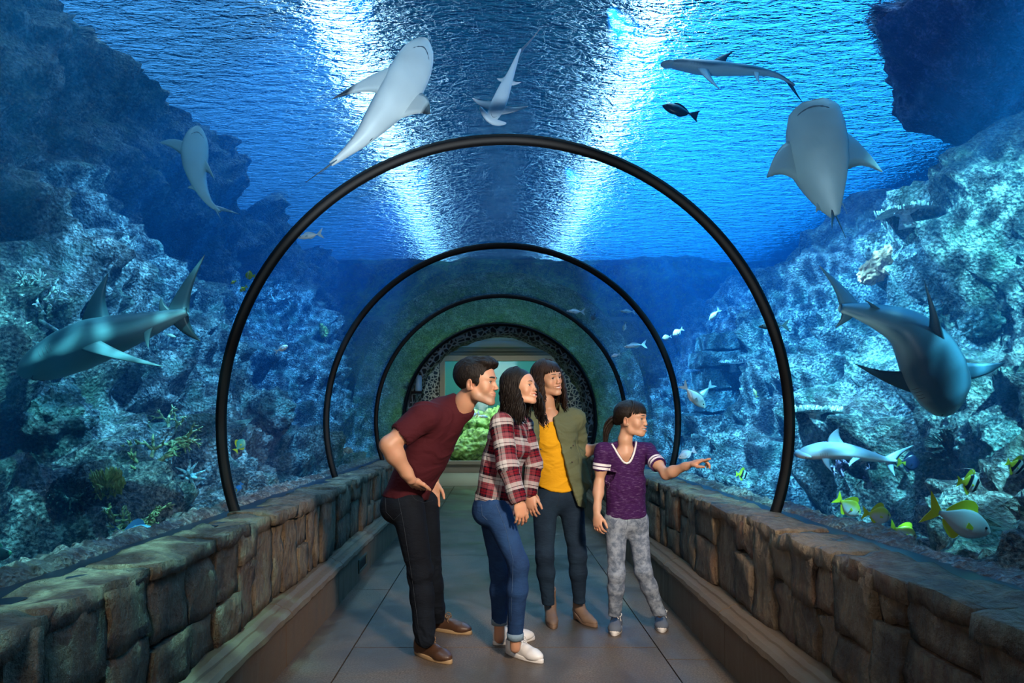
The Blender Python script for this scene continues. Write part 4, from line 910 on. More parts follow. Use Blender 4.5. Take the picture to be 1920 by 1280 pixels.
    lk = locks(330, 21, (1.42, 4.95), (.14, .27), dn, .011, 1.9, .0050, (.03, 1.0), 1.45, .02)+locks(110, 22, (1.15, 1.7), (.20, .31), dn+R.T@np.array((.16, -.06, 0)), .013, 2.0, .0046, (.03, .7), 1.5, .0, part=1)+locks(90, 23, (4.7, 5.3), (.2, .34), dn+R.T@np.array((.2, 0, 0)), .014, 2.0, .0048, (.05, .7), 1.45, .01, part=1)
    V, Fq = joinm([cap]+lk); kids.append(mesh_np('hair', toW(V), Fq, M['hair_black']))
    return person('person', 'person with long dark wavy hair in a red plaid shirt and white sneakers', kids, (float(pel[0]), float(pel[1]), 0))
make_plaid()
# ---- woman in the olive shirt over a yellow top
def make_olive():
    kids = []; parts = []; f = unit((.60, -.78, .07)); R = frame(f, roll=-.13); z = .96; dz = 4.42
    O = P(1028, 711, dz); neck = [P(1024, 750, dz+.01), P(1030, 776, dz+.02)]
    shR = P(1000, 792, 4.34); shL = P(1078, 786, 4.48); elR = P(985, 862, 4.26); wrR = P(985, 912, 4.20); elL = P(1090, 848, 4.60); wrL = P(1130, 836, 4.50)
    pel = P(1046, 925, 4.46); chest = P(1038, 812, 4.44); side = unit((-.95, -.25, 0)); spine = unit(chest-pel); front = unit(np.cross(spine, side))
    def ex(F, z_, tl):
        F.cone(tl(P(1030, 786, 4.42)), tl(P(1008, 795, 4.38)), .05, .045, .04); F.cone(tl(P(1030, 786, 4.42)), tl(P(1062, 792, 4.45)), .05, .045, .04); F.cone(tl(P(1032, 790, 4.43)), tl(P(1036, 822, 4.42)), .06, .07, .04)
    toL, toW = build_head(parts, kids, O, R, z, neck, (.56, .30, .19), False, .9, (.55, .14, .13), (.046, .05), (.25, 1, .05), brow=(.04, .02, .012), browt=.0030, extra=ex)
    parts.append(arm_part(shR, elR, wrR, P(993, 950, 4.18)-wrR, (.3, .95, 0), (.9, -.3, 0), SK, (.040, .034, .025), .95, curl=(.35, .45, .35), start=.3))
    parts.append(arm_part(shL, elL, wrL, P(1160, 832, 4.45)-wrL, (0, .3, -1), (.3, -1, 0), SK, (.040, .036, .027), .92, start=.3))
    legs = [(P(1022, 945, 4.44), P(1021, 1042, 4.38), P(1028, 1130, 4.42)), (P(1071, 945, 4.48), P(1083, 1042, 4.42), P(1086, 1126, 4.46))]
    parts.append(under_part(pel, chest, legs, SK, .09, front, (.045, .033, .025)))
    kids.insert(0, body_mesh(parts))
    # yellow top
    F = Fld(pel-np.array((.24, .24, .12)), chest+np.array((.25, .25, .2)), .0045)
    F.cone(pel, lerp(pel, chest, .5), .150, .125, .05, (front, .72)); F.cone(lerp(pel, chest, .5), chest, .125, .132, .05, (front, .72)); F.cone(chest, P(1034, 780, 4.44), .105, .07, .04, (front, .65))
    for s in (-1, 1): F.ell(lerp(pel, chest, .88)+front*.042+side*s*.052, (.052, .048, .055), k=.07)
    F.cone(P(1036, 766, 4.38), P(1038, 785, 4.30), .062, .042, .006, None, 's'); F.cone(P(1030, 760, 4.42), P(1032, 776, 4.42), .07, .075, .01, None, 's')
    F.fn(lambda A, X, Y, Z: np.maximum(A, (.868+.22*(X-pel[0]-.02)**2*8)-Z)); V, Q = F.mesh(); V = fold(V, Q, .0055, (7, 7, 12), 8); kids.append(mesh_np('yellow_top', V, Q, M['mustard']))
    # olive shirt: a shell open at the front
    F = Fld(pel-np.array((.33, .30, .16)), np.maximum(chest, shL)+np.array((.25, .28, .17)), .0046)
    def torso(g, o, op='u', k=.05):
        F.cone(pel-np.array((0, 0, .03)), lerp(pel, chest, .5), .178+o, .150+o, k, (front, .80), op)
    F.cone(pel-np.array((0, 0, .05)), lerp(pel, chest, .5), .190, .160, .05, (front, .80)); F.cone(lerp(pel, chest, .5), chest, .160, .158, .05, (front, .76)); F.cone(chest, P(1034, 774, 4.46), .12, .075, .05, (front, .75))
    F.cone(chest+spine*.02, shR, .075, .064, .04); F.cone(chest+spine*.02, shL, .075, .064, .04)
    F.cone(P(1050, 770, 4.47), shL, .040, .058, .04)
    F.chain([shR, elR, lerp(elR, wrR, .5)], (.066, .060, .052), .02); F.chain([shL, elL, lerp(elL, wrL, .12)], (.068, .060, .054), .02)
    F.cone(P(1086, 850, 4.5), P(1097, 905, 4.48), .03, .040, .05)
    # hollow for the body, then the front opening
    F.cone(pel-np.array((0, 0, .2)), lerp(pel, chest, .5), .176, .138, .01, (front, .80), 's'); F.cone(lerp(pel, chest, .5), chest, .138, .140, .01, (front, .76), 's'); F.cone(chest, P(1034, 775, 4.46), .10, .05, .01, (front, .75), 's')
    F.cone(lerp(elL, wrL, .0), lerp(elL, wrL, .6), .042, .045, .003, None, 's')
    cl = P(1030, 800, 4.2)
    def opening(A, X, Y, Z):
        t = np.clip((Z-.84)/(1.30-.84), -.3, 1.2); xc = cl[0]+.055-.06*t+0*A; w_ = .125-.072*np.clip(t, 0, 1)**.8+.02*np.clip(-t*4, 0, 1); fr = (X-chest[0])*front[0]+(Y-chest[1])*front[1]
        cutr = np.maximum(np.abs(X-xc)-w_, -(fr-.01)); return np.maximum(A, -cutr)
    F.fn(opening); F.cone(P(1028, 750, 4.44), P(1030, 782, 4.42), .062, .072, .01, None, 's')
    F.fn(lambda A, X, Y, Z: np.maximum(A, (.80+.045*np.cos((X-pel[0])*16))-Z+0*A)); V, Q = F.mesh(); V = fold(V, Q, .006, (8, 8, 13), 9); s_ = mesh_np('olive_shirt', V, Q, M['olive']); kids.append(s_)
    for px, py in ((1014, 842), (1011, 872), (1075, 835), (1073, 866)): mesh_np('button', *spheremesh(P(px, py, 4.305), (.0055, .003, .0055), 8, 5), M['button'], s_)
    lo = np.min(np.array([p for l in legs for p in l]), 0)-.17; hi = np.max(np.array([p for l in legs for p in l]), 0)+.16
    F = leg_field(lo, hi, .0048, legs, pel-np.array((0, 0, .02)), side, front, (.158, .105, .11), (.05, .04, .08), (.084, .058, .055, .040))
    F.fn(lambda A, X, Y, Z: np.maximum(A, .135-Z)); V, Q = F.mesh(); V = fold(V, Q, .0035, (5, 5, 13), 12, .2+np.exp(-((V[:, 2]-.50)/.07)**2)+.8*np.exp(-((V[:, 2]-.16)/.06)**2)); j = mesh_np('jeans', V, Q, M['jeans_navy']); kids.append(j)
    for pts in ([(1048, 915), (1049, 935), (1044, 950)], [(1062, 918), (1072, 930), (1088, 934)], [(1008, 925), (1016, 934), (1030, 922)]): surf_line(V, Q, pts, 0, .0013, M['stitch_dark'], j)
    def gp(px, py): return P(px, py, CAMZ*FPX/(py-CY))
    for a, b in (((1030, 1158), (1040, 1184)), ((1076, 1158), (1122, 1178))):
        shoe('boot', gp(*a), gp(*b), .245, .175, kids, (M['leather_tan'], M['leather_tan'], None), .040, name='ankle_boot', up=.05)
    F = Fld((-.115, -.15, -.12), (.115, .125, .17), .0032); F.ell((0, -.020, .042), (.086, .108, .092), k=.01); F.cone((-.11, .120, -.025), (.11, .120, -.025), .085, .085, .01, None, 's'); F.ell((0, .1, -.06), (.065, .09, .09), k=.01, op='s')
    V, Q = F.mesh(); dn = R.T@np.array((0, -.05, -1.))
    lk = locks(330, 31, (1.15, 5.13), (.14, .25), dn, .012, 1.8, .0050, (.03, 1.0), 1.45, .03)+locks(100, 32, (1.0, 1.5), (.2, .29), dn+np.array((0, .10, 0)), .014, 2.1, .0048, (.1, .8), 1.5, .05, part=1)+locks(110, 33, (4.78, 5.3), (.2, .29), dn+np.array((0, .14, 0)), .014, 2.1, .0048, (.1, .8), 1.5, .05, part=1)
    lk += fringe(84, 5)
    V, Fq = joinm([(V, Q.tolist())]+lk); kids.append(mesh_np('hair', toW(V), Fq, M['hair_brown']))
    return person('person', 'smiling person in an open olive shirt over a mustard yellow top with tan ankle boots', kids, (float(pel[0]), float(pel[1]), 0))
def fringe(n, seed, w=1.05, end=1.55):
    rr = random.Random(seed); out = []
    for i in range(n):
        az = -w+2*w*i/(n-1)+rr.uniform(-.05, .05); e1 = end+rr.uniform(-.05, .05)+.10*(abs(az)/w)**2; pts = [scalp_pt(az*(.5+.5*t), .10+(e1-.10)*t, .077+.010*min(1, t*2), .101+.011*min(1, t*2), .083+.009*min(1, t*2)) for t in np.linspace(0, 1, 12)]
        out.append(tubem(pts, [.004, .005, .0052, .0052, .0052, .0052, .005, .005, .0045, .004, .003, .0015], 5))
    return out
make_olive()
# ---- the girl, pointing to the right
def make_girl():
    kids = []; parts = []; f = unit((.84, -.54, -.01)); R = frame(f); z = .94; d = 4.2
    O = P(1184, 786, 4.18); neck = [P(1172, 824, 4.19), P(1173, 846, 4.20)]
    shR = P(1131, 846, 4.16); shL = P(1213, 846, 4.24); elR = P(1123, 908, 4.16); wrR = P(1119, 962, 4.08); elL = P(1249, 889, 4.02); wrL = P(1295, 870, 3.86)
    pel = P(1174, 968, 4.22); chest = P(1172, 872, 4.21); side = unit((-.98, -.15, 0)); spine = unit(chest-pel); front = unit(np.cross(spine, side)); SG = (.55, .30, .195)
    def ex(F, z_, tl): F.cone(tl(P(1173, 850, 4.19)), tl(P(1150, 856, 4.18)), .042, .035, .04); F.cone(tl(P(1173, 850, 4.2)), tl(P(1196, 856, 4.2)), .042, .035, .04); F.ell(tl(P(1173, 866, 4.205)), .042, k=.03)
    toL, toW = build_head(parts, kids, O, R, z, neck, SG, False, .7, (.50, .16, .14), (.038, .042), (0, 1, 0), brow=(.025, .014, .01), browt=.0027, extra=ex, child=True)
    parts.append(arm_part(shR, elR, wrR, P(1121, 1000, 4.05)-wrR, (.7, .7, 0), (.6, -.75, 0), SG, (.033, .028, .022), .84, curl=(.45, .5, .4), h=.0026))
    parts.append(arm_part(shL, elL, wrL, P(1325, 860, 3.80)-wrL, (-.05, .25, -1), (-.1, -1, -.25), SG, (.033, .029, .022), .84, per=[(.02, .04, .02), (.55, .8, .5), (.75, 1.0, .6), (.85, 1.1, .6)], thumb=(.7, .5, .5), h=.0024))
    legs = [(P(1155, 975, 4.22), P(1156, 1075, 4.18), P(1153, 1152, 4.23)), (P(1194, 975, 4.24), P(1206, 1070, 4.20), P(1237, 1152, 4.26))]
    parts.append(under_part(pel, chest, legs, SG, .07, front, (.035, .026, .022)))
    kids.insert(0, body_mesh(parts))
    F = Fld(pel-np.array((.26, .22, .08)), chest+np.array((.26, .22, .16)), .0040)
    F.cone(pel, lerp(pel, chest, .6), .128, .118, .04, (front, .72)); F.cone(lerp(pel, chest, .6), chest, .118, .122, .04, (front, .70)); F.cone(chest, P(1173, 848, 4.2), .085, .052, .04, (front, .75))
    F.cone(chest+spine*.02, shR, .052, .044, .04); F.cone(chest+spine*.02, shL, .052, .044, .04)
    F.cone(P(1158, 838, 4.20), shR, .030, .044, .04); F.cone(P(1188, 838, 4.22), shL, .030, .044, .04)
    eR, eL = lerp(shR, elR, .58), lerp(shL, elL, .62); F.cone(shR, eR, .050, .049, .02); F.cone(shL, eL, .050, .049, .02)
    F.cone(lerp(shR, elR, .5), lerp(shR, elR, 1.3), .038, .040, .002, None, 's'); F.cone(lerp(shL, elL, .5), lerp(shL, elL, 1.2), .038, .040, .002, None, 's')
    # sleeves end square to the arm
    for e, dr, c0 in ((eR, elR-shR, shR), (eL, elL-shL, shL)):
        dr = unit(dr); F.fn(lambda A, X, Y, Z: np.where(((X-e[0])**2+(Y-e[1])**2+(Z-e[2])**2) < .0081, np.maximum(A, (X-e[0])*dr[0]+(Y-e[1])*dr[1]+(Z-e[2])*dr[2]), A))
    F.cone(P(1173, 834, 4.22), P(1176, 812, 4.18), .046, .060, .004, None, 's')
    NP = [P(px, py, 4.1)[[0, 2]] for px, py in ((1146, 822), (1149, 838), (1156, 853), (1168, 866), (1177, 871), (1186, 865), (1195, 852), (1199, 838), (1200, 822))]
    def vneck(A, X, Y, Z):
        c = NP[4]; t = np.clip((Z-c[1])/(NP[0][1]-c[1]), -.2, 1.4); hw = .086*np.clip(t, 0, 1.3)**.75; xc = c[0]-.012*t; return np.maximum(A, -np.maximum(np.maximum(np.abs(X-xc)-hw, -(Z-c[1])), Y-4.20))
    F.fn(vneck)
    F.fn(lambda A, X, Y, Z: np.maximum(A, (pel[2]-.005+.8*(X-pel[0])**2)-Z+0*A)); V, Q = F.mesh(); V = fold(V, Q, .0042, (9, 9, 15), 15)
    U = limb_uv(V, pel, [(pel, chest+spine*.08, front, .105), (shR, elR, front, .045), (shL, elL, front, .045)]); U[:, 1] = np.where(U[:, 2] == 0, 0, U[:, 1]+np.where(U[:, 2] == 1, .155-np.linalg.norm(eR-shR), .155-np.linalg.norm(eL-shL))*1.0-.012)
    sh = mesh_np('tshirt', V, Q, M['heather'], uv=U); kids.append(sh)
    # white neck trim laid on the shirt by nearest surface
    from mathutils.bvhtree import BVHTree
    bv = BVHTree.FromPolygons([tuple(v) for v in V.tolist()], Q.tolist())
    path = []; c = NP[4]
    for t in np.linspace(-1.12, 1.12, 29):
        q = abs(t); zz = c[1]+(NP[0][1]-c[1])*q; x = c[0]-.012*q+(.086*q**.75+.005)*(1 if t > 0 else -1)*(1 if q > .02 else 0); h_ = bv.ray_cast(Vector((x, 3.7, zz-.004)), Vector((0, 1, 0)))
        if h_[0] is not None and h_[0][1] < 4.24: path.append(np.array(h_[0])+np.array((0, -.001, .001)))
    for i in range(2):
        path = [path[0]]+[lerp(path[k], lerp(path[k-1], path[k+1], .5), .5) for k in range(1, len(path)-1)]+[path[-1]]
    mesh_np('neck_trim', *tubem(path, .0062, 8), M['white_knit'], sh)
    lo = np.min(np.array([p for l in legs for p in l]), 0)-.15; hi = np.max(np.array([p for l in legs for p in l]), 0)+.13
    F = leg_field(lo, hi, .0044, legs, pel-np.array((0, 0, .02)), side, front, (.128, .088, .09), (.04, .04, .066), (.068, .051, .048, .039))
    F.fn(lambda A, X, Y, Z: np.maximum(A, .115-Z)); V, Q = F.mesh(); V = fold(V, Q, .004, (6, 6, 16), 17, .2+np.exp(-((V[:, 2]-.44)/.06)**2)+1.1*np.exp(-((V[:, 2]-.13)/.07)**2)); j = mesh_np('jeans', V, Q, M['jeans_acid']); kids.append(j)
    for pts in ([(1176, 970), (1177, 982), (1174, 992)], [(1140, 974), (1148, 986), (1158, 974)], [(1190, 974), (1200, 986), (1210, 978)]): surf_line(V, Q, pts, 0, .0013, M['stitch_grey'], j)
    def gp(px, py): return P(px, py, CAMZ*FPX/(py-CY))
    for a, b in (((1157, 1172), (1149, 1200)), ((1238, 1166), (1243, 1197))):
        o, tW = shoe('low', gp(*a), gp(*b), .225, .09, kids, (M['canvas'], M['sole_white'], M['sole_white']), .040)
        v, q = spheremesh((0, .225*.80, .022), (.036, .048, .024), 14, 10); mesh_np('toe_cap', tW(v), q, M['sole_white'], o)
    F = Fld((-.115, -.15, -.12), (.115, .125, .17), .0032); F.ell((0, -.020, .041), (.081, .103, .087), k=.01); F.cone((-.11, .122, -.02), (.11, .122, -.02), .075, .075, .01, None, 's'); F.cone((-.12, .03, -.075), (.12, .03, -.075), .085, .085, .01, None, 's'); F.ell((0, -.10, -.01), .03, k=.03)
    V, Q = F.mesh(); N = normals(V, Q); V = V+N*(.0018*fbm(np.stack([V[:, 0]*50, V[:, 1]*14, V[:, 2]*50], -1), 2))[:, None]
    rr = random.Random(9); lk = fringe(80, 6, 1.28, 1.58)
    for i in range(46):      # pony tail
        a = rr.uniform(0, 6.28); q = rr.uniform(0, .020); o = np.array((math.cos(a)*q, 0, math.sin(a)*q)); w0 = R.T@np.array((-.6, .15, .15)); pts = []
        for t in np.linspace(0, 1, 16):
            c = np.array((0, -.115, .0))+w0*np.array((1, 1, 1))*.16*math.sin(min(t*1.6, 1)*1.57)*.55+(R.T@np.array((-.07, 0, -1.)))*.235*t**1.35
            pts.append(c+o*(1+1.0*math.sin(t*3.14))+np.array((math.sin(t*5+a), math.cos(t*4+a), 0))*.004)
        lk.append(tubem(pts, [.0065*(1-.75*max(0, t-.55)/.45) for t in np.linspace(0, 1, 16)], 5))
    V, Fq = joinm([(V, Q.tolist())]+lk); kids.append(mesh_np('hair', toW(V), Fq, M['hair_girl']))
    return person('person', 'child with a dark ponytail in a purple T-shirt with striped sleeves, pointing at the tank', kids, (float(pel[0]), float(pel[1]), 0))
make_girl()
# ---------------------------------------------------------------- sea life
def crom(pts, n):
    p = [np.asarray(q, float) for q in pts]; p = [2*p[0]-p[1]]+p+[2*p[-1]-p[-2]]; out = []; m = len(p)-3
    for i in range(n):
        u = i/(n-1)*m; k = min(int(u), m-1); t = u-k; a, b, c, d = p[k:k+4]
        out.append(.5*((2*b)+(-a+c)*t+(2*a-5*b+4*c-d)*t*t+(-a+3*b-3*c+d)*t**3))
    return np.array(out)
def prof(t, pts): return np.interp(t, [p[0] for p in pts], [p[1] for p in pts])
def loft(S, up, wp, hp, n=24, belly=1.0):
    """rings round a spine; returns verts, faces, local height (-1 belly .. 1 back), t, frames"""
    m = len(S); T = np.gradient(S, axis=0); T /= np.linalg.norm(T, axis=1, keepdims=True)+1e-9; U = np.array([unit(up-t*np.dot(up, t)) for t in T]) if np.ndim(up) == 1 else np.array([unit(u-t*np.dot(u, t)) for u, t in zip(up, T)])
    B = np.cross(T, U); a = np.linspace(0, 2*math.pi, n, endpoint=False); V = []; H = []
    for i in range(m):
        for k in a:
            c, s = math.cos(k), math.sin(k); c2 = math.copysign(abs(c)**.9, c); s2 = math.copysign(abs(s)**.9, s); hh = hp[i]*(belly if s < 0 else 1)
            V.append(S[i]+B[i]*c2*wp[i]+U[i]*s2*hh); H.append(s)
    V = np.array(V); F = gridm(m, n, True).tolist()+[tuple(range(n))[::-1], tuple((m-1)*n+k for k in range(n))]
    return V, F, np.array(H), np.repeat(np.linspace(0, 1, m), n), (S, T, U, B)
def fin(root, chord, span, th, sweep=.8, tipc=.12, curve=.25, n=9, colf=None):
    """root: middle of the base; chord: vector along the base towards the tail; span: vector to the tip"""
    root, chord, span = (np.asarray(x, float) for x in (root, chord, span)); c0 = np.linalg.norm(chord); nrm = unit(np.cross(chord, span)); V = []; tt = []
    pr = [(-.5, 0), (-.38, .8), (-.1, 1), (.2, .6), (.5, 0), (.2, -.6), (-.1, -1), (-.38, -.8)]
    for i in range(n):
        t = i/(n-1); w_ = max(tipc, (1-t)**.75*(1-.15*t)) if t < 1 else tipc*.3; ctr = root+span*t+chord*(sweep*t-curve*math.sin(t*math.pi)*.35)
        for x, y in pr: V.append(ctr+chord*x*w_+nrm*th*y*(1-.75*t)); tt.append(t)
    F = gridm(n, 8, True).tolist()+[tuple(range(8))[::-1], tuple((n-1)*8+k for k in range(8))]
    return np.array(V), F, np.array(tt)
M['shark'] = m_vc('shark_skin', .42, .15, 30); M['fishskin'] = m_vc('fish_scales', .35, .1, 90)
def shark(name, label, pts, d, W, up, back, belly, fins, hammer=0, hr=.85, mouth=True, tip=None, flat=.8, group=None, wprof=None, eyes=True):
    """pts: (px, py[, depth]) snout to tail root; fins: list of (kind, t, side, tip px, tip depth, chord)"""
    S = crom([P(p[0], p[1], p[2] if len(p) > 2 else d) for p in pts], 56); L = np.linalg.norm(np.diff(S, axis=0), axis=1).sum(); t = np.linspace(0, 1, 56)
    w_ = prof(t, wprof or [(0, .10), (.02, .30), (.06, .52), (.12, .74), (.2, .92), (.30, 1), (.42, .88), (.55, .66), (.7, .42), (.85, .23), (1, .11)])*W; h_ = prof(t, [(0, .08), (.03, .25), (.08, .42), (.16, .66), (.3, .92), (.42, .95), (.6, .68), (.75, .42), (.88, .24), (1, .16)])*W*hr
    V, F, H, tv, (S, T, U, B) = loft(S, np.asarray(up, float), w_, h_, 28, flat); back = np.array(back); belly = np.array(belly)
    k = np.clip((H+.05+.12*np.sin(tv*23)*(tv > .2))/.35, 0, 1)[:, None]; C = belly*(1-k)+back*k; C *= (1+.10*fbm(V*9, 3))[:, None]
    root = empty(name, tuple(S[25])); kids = [mesh_np('body', V, F, M['shark'], col=C)]
    if hammer:
        hv, hf = spheremesh((0, 0, 0), (hammer, L*.045, W*.28), 28, 14); hv[:, 1] -= np.abs(hv[:, 0])**2/hammer*.35; hv = hv[:, 0:1]*B[1]+hv[:, 1:2]*(-T[1])+hv[:, 2:3]*U[1]+S[2]; hh = (hv-S[2])@U[1]/(W*.28)
        kk = np.clip((hh+.1)/.4, 0, 1)[:, None]; kids.append(mesh_np('hammer_head', hv, hf, M['shark'], col=belly*(1-kk)+back*kk))
    fc = lambda tt, c: np.where((tt > .72)[:, None], np.array(tip), c) if tip is not None else np.tile(c, (len(tt), 1))
    for kind, ft, sd, tp, td, ch in fins:
        i = int(ft*55); sd = (1 if np.dot(B[i], P(tp[0], tp[1], td)-S[i]) > 0 else -1) if kind in ('pectoral_fin', 'pelvic_fin') else sd; ctr = S[i]-(T[i]*ch*.35 if kind == 'tail_fin' else 0)+(B[i]*sd*w_[i]*.72-U[i]*h_[i]*.25 if kind in ('pectoral_fin', 'pelvic_fin') else U[i]*h_[i]*.8*(1 if sd >= 0 else -1) if kind != 'tail_fin' else 0)
        tipp = P(tp[0], tp[1], td); c = T[min(i+2, 55)]*ch; v, f, tt = fin(ctr, c, tipp-ctr-c*(.0 if kind != 'tail_fin' else .0), max(.004, ch*.06), 0 if kind == 'tail_fin' else .0, .10, .45)
        cc = belly*.92 if kind in ('pectoral_fin', 'pelvic_fin') and H is not None and np.dot(up, S[i]-np.array((0, 0, CAMZ))) > 0 else back*.9; kids.append(mesh_np(kind, v, f, M['shark'], col=fc(tt, cc)))
    i = 7; mo = []
    if mouth:
        for a in np.linspace(-1, 1, 15):
            j = 5+3.2*abs(a)**2; jj = int(j); s_ = S[jj]+(S[jj+1]-S[jj])*(j-jj); mo.append(s_+B[jj]*a*w_[jj]*.62-U[jj]*h_[jj]*flat*(1-.38*a*a)**.5*1.0)
        kids.append(mesh_np('mouth', *tubem(mo, [W*.015]+[W*.034]*13+[W*.015], 6), M['gill']))
    gs = []
    for sd in (-1, 1):
        for q in range(4):
            j = 13+q; a0 = -.55
            gs.append(tubem([S[j]+B[j]*sd*w_[j]*1.0*math.cos(a)+U[j]*h_[j]*(flat if a < 0 else 1)*math.sin(a)*1.0 for a in np.linspace(-.45, .35, 6)], W*.010, 5))
    kids.append(tag(mesh_np('gill_slits', *joinm(gs), M['gill']), kind='stuff'))
    if eyes:
        for sd in (-1, 1):
            c = S[5]+B[5]*sd*w_[5]*.93+U[5]*h_[5]*.2 if not hammer else S[2]+B[1]*sd*hammer*.96
            kids.append(mesh_np('eye', *spheremesh(c, W*.045, 12, 8), M['black']))
    tag(root, label, 'shark', group); rebase(root, kids); return root
M['gill'] = m_plain('dark_crease', (.10, .13, .15), .7)
W_, G_ = (.78, .80, .78), (.10, .13, .15)
shark('reef_shark', 'white-bellied shark with black fin tips, gliding over the tunnel head upward', [(800, 73), (785, 105), (762, 150), (735, 190), (705, 228), (680, 258), (650, 285), (620, 308)], 4.0, .120, (-.1, .8, .75), G_, W_,
      [('pectoral_fin', .36, 1, (622, 186), 3.95, .22), ('pectoral_fin', .40, -1, (806, 214), 3.9, .21), ('pelvic_fin', .70, 1, (658, 262), 3.97, .06), ('pelvic_fin', .70, -1, (694, 264), 3.97, .06), ('tail_fin', .985, 1, (573, 342), 4.05, .10), ('tail_fin', .985, -1, (600, 326), 3.9, .06), ('dorsal_fin', .42, 1, (720, 200), 4.4, .14)], tip=(.02, .025, .03))
shark('hammerhead_shark', 'small white hammerhead shark seen from below over the tunnel', [(919, 228), (926, 213), (937, 190), (948, 162), (958, 138), (968, 112), (976, 92)], 4.6, .052, (0, .8, .7), (.12, .15, .18), (.80, .82, .86),
      [('pectoral_fin', .24, 1, (886, 184), 4.6, .07), ('pectoral_fin', .26, -1, (990, 199), 4.6, .07), ('pelvic_fin', .58, 1, (932, 147), 4.6, .04), ('pelvic_fin', .58, -1, (977, 154), 4.6, .04), ('tail_fin', .99, 1, (1016, 50), 4.7, .06), ('dorsal_fin', .3, 1, (945, 180), 4.85, .08)], hammer=.105)
shark('slender_shark', 'slender dark-backed shark swimming left over the tunnel with its tail curled down', [(1243, 120), (1275, 122), (1320, 128), (1370, 131), (1420, 134), (1460, 143), (1490, 160)], 4.8, .066, (0, -.15, 1), (.035, .06, .08), (.62, .66, .66),
      [('dorsal_fin', .42, 1, (1376, 96), 4.8, .11), ('pectoral_fin', .32, 1, (1350, 168), 4.6, .09), ('pelvic_fin', .66, 1, (1425, 158), 4.7, .05), ('tail_fin', .98, 1, (1508, 196), 4.85, .07), ('tail_fin', .98, -1, (1494, 180), 4.8, .04)], hammer=.07, mouth=False)
shark('reef_shark', 'broad pale-bellied shark above the right reef, head up and fins spread', [(1524, 188), (1526, 220), (1530, 262), (1536, 305), (1546, 345), (1556, 378), (1566, 405)], 3.6, .150, (.35, .75, .6), (.05, .08, .10), (.34, .47, .50),
      [('pectoral_fin', .47, 1, (1438, 332), 3.55, .24), ('pectoral_fin', .47, -1, (1654, 322), 3.65, .24), ('pelvic_fin', .84, 1, (1530, 398), 3.6, .06), ('pelvic_fin', .84, -1, (1588, 400), 3.6, .06), ('tail_fin', .985, 1, (1586, 446), 3.7, .09), ('tail_fin', .985, -1, (1560, 432), 3.5, .05)], wprof=[(0, .35), (.03, .55), (.1, .80), (.25, .95), (.4, 1), (.55, .92), (.7, .68), (.85, .42), (1, .16)], hr=.7)
shark('reef_shark', 'small bluish shark with a bent tail in front of the dark left reef', [(372, 236), (368, 262), (365, 295), (368, 325), (378, 355), (393, 380), (412, 397)], 4.2, .080, (-.4, .7, .6), (.12, .25, .32), (.40, .62, .66),
      [('pectoral_fin', .30, 1, (299, 267), 4.2, .10), ('pectoral_fin', .40, -1, (403, 338), 4.15, .10), ('pelvic_fin', .66, 1, (352, 352), 4.2, .05), ('tail_fin', .98, 1, (450, 402), 4.3, .07), ('tail_fin', .98, -1, (416, 414), 4.15, .04)])
shark('grey_shark', 'large dark grey shark gliding left before the left reef', [(36, 702), (75, 690), (130, 664), (185, 640), (240, 622), (290, 606), (330, 592), (352, 584)], 3.3, .140, (.12, .10, 1), (.035, .085, .115), (.16, .30, .34),
      [('dorsal_fin', .44, 1, (203, 512), 3.3, .16), ('dorsal_fin', .80, 1, (302, 558), 3.3, .06), ('tail_fin', .97, 1, (384, 478), 3.35, .14), ('tail_fin', .97, -1, (376, 640), 3.35, .10), ('pectoral_fin', .42, -1, (310, 688), 3.0, .12), ('pectoral_fin', .42, 1, (60, 640), 3.55, .12), ('pelvic_fin', .72, 1, (278, 652), 3.25, .06)], mouth=True)
shark('grey_shark', 'large blue-grey shark diving head down before the right reef', [(1794, 768), (1778, 745), (1755, 705), (1728, 655), (1695, 618), (1650, 597), (1605, 583), (1575, 578)], 3.2, .148, (-.15, -.75, .75), (.055, .17, .26), (.30, .48, .52),
      [('dorsal_fin', .45, 1, (1732, 524), 3.05, .15), ('dorsal_fin', .78, 1, (1618, 560), 3.1, .06), ('pectoral_fin', .32, -1, (1603, 682), 3.2, .13), ('pectoral_fin', .28, 1, (1884, 680), 3.25, .13), ('tail_fin', .97, 1, (1536, 498), 3.3, .12), ('tail_fin', .97, -1, (1566, 614), 3.25, .08)], wprof=[(0, .3), (.03, .55), (.1, .82), (.2, .98), (.32, 1), (.45, .88), (.6, .62), (.75, .42), (.88, .26), (1, .14)], mouth=False)
shark('bonnethead_shark', 'pale lilac bonnethead shark swimming left low on the right', [(1496, 852), (1515, 850), (1550, 846), (1590, 848), (1630, 856), (1660, 862), (1680, 864)], 3.8, .068, (0, -.2, 1), (.35, .48, .66), (.72, .80, .90),
      [('dorsal_fin', .40, 1, (1573, 802), 3.8, .10), ('dorsal_fin', .76, 1, (1640, 846), 3.8, .04), ('tail_fin', .97, 1, (1714, 834), 3.85, .09), ('tail_fin', .97, -1, (1678, 892), 3.8, .06), ('pectoral_fin', .30, -1, (1560, 884), 3.7, .06), ('pelvic_fin', .58, -1, (1592, 874), 3.7, .05), ('dorsal_fin', .66, -1, (1612, 872), 3.8, .03)], hammer=.075)

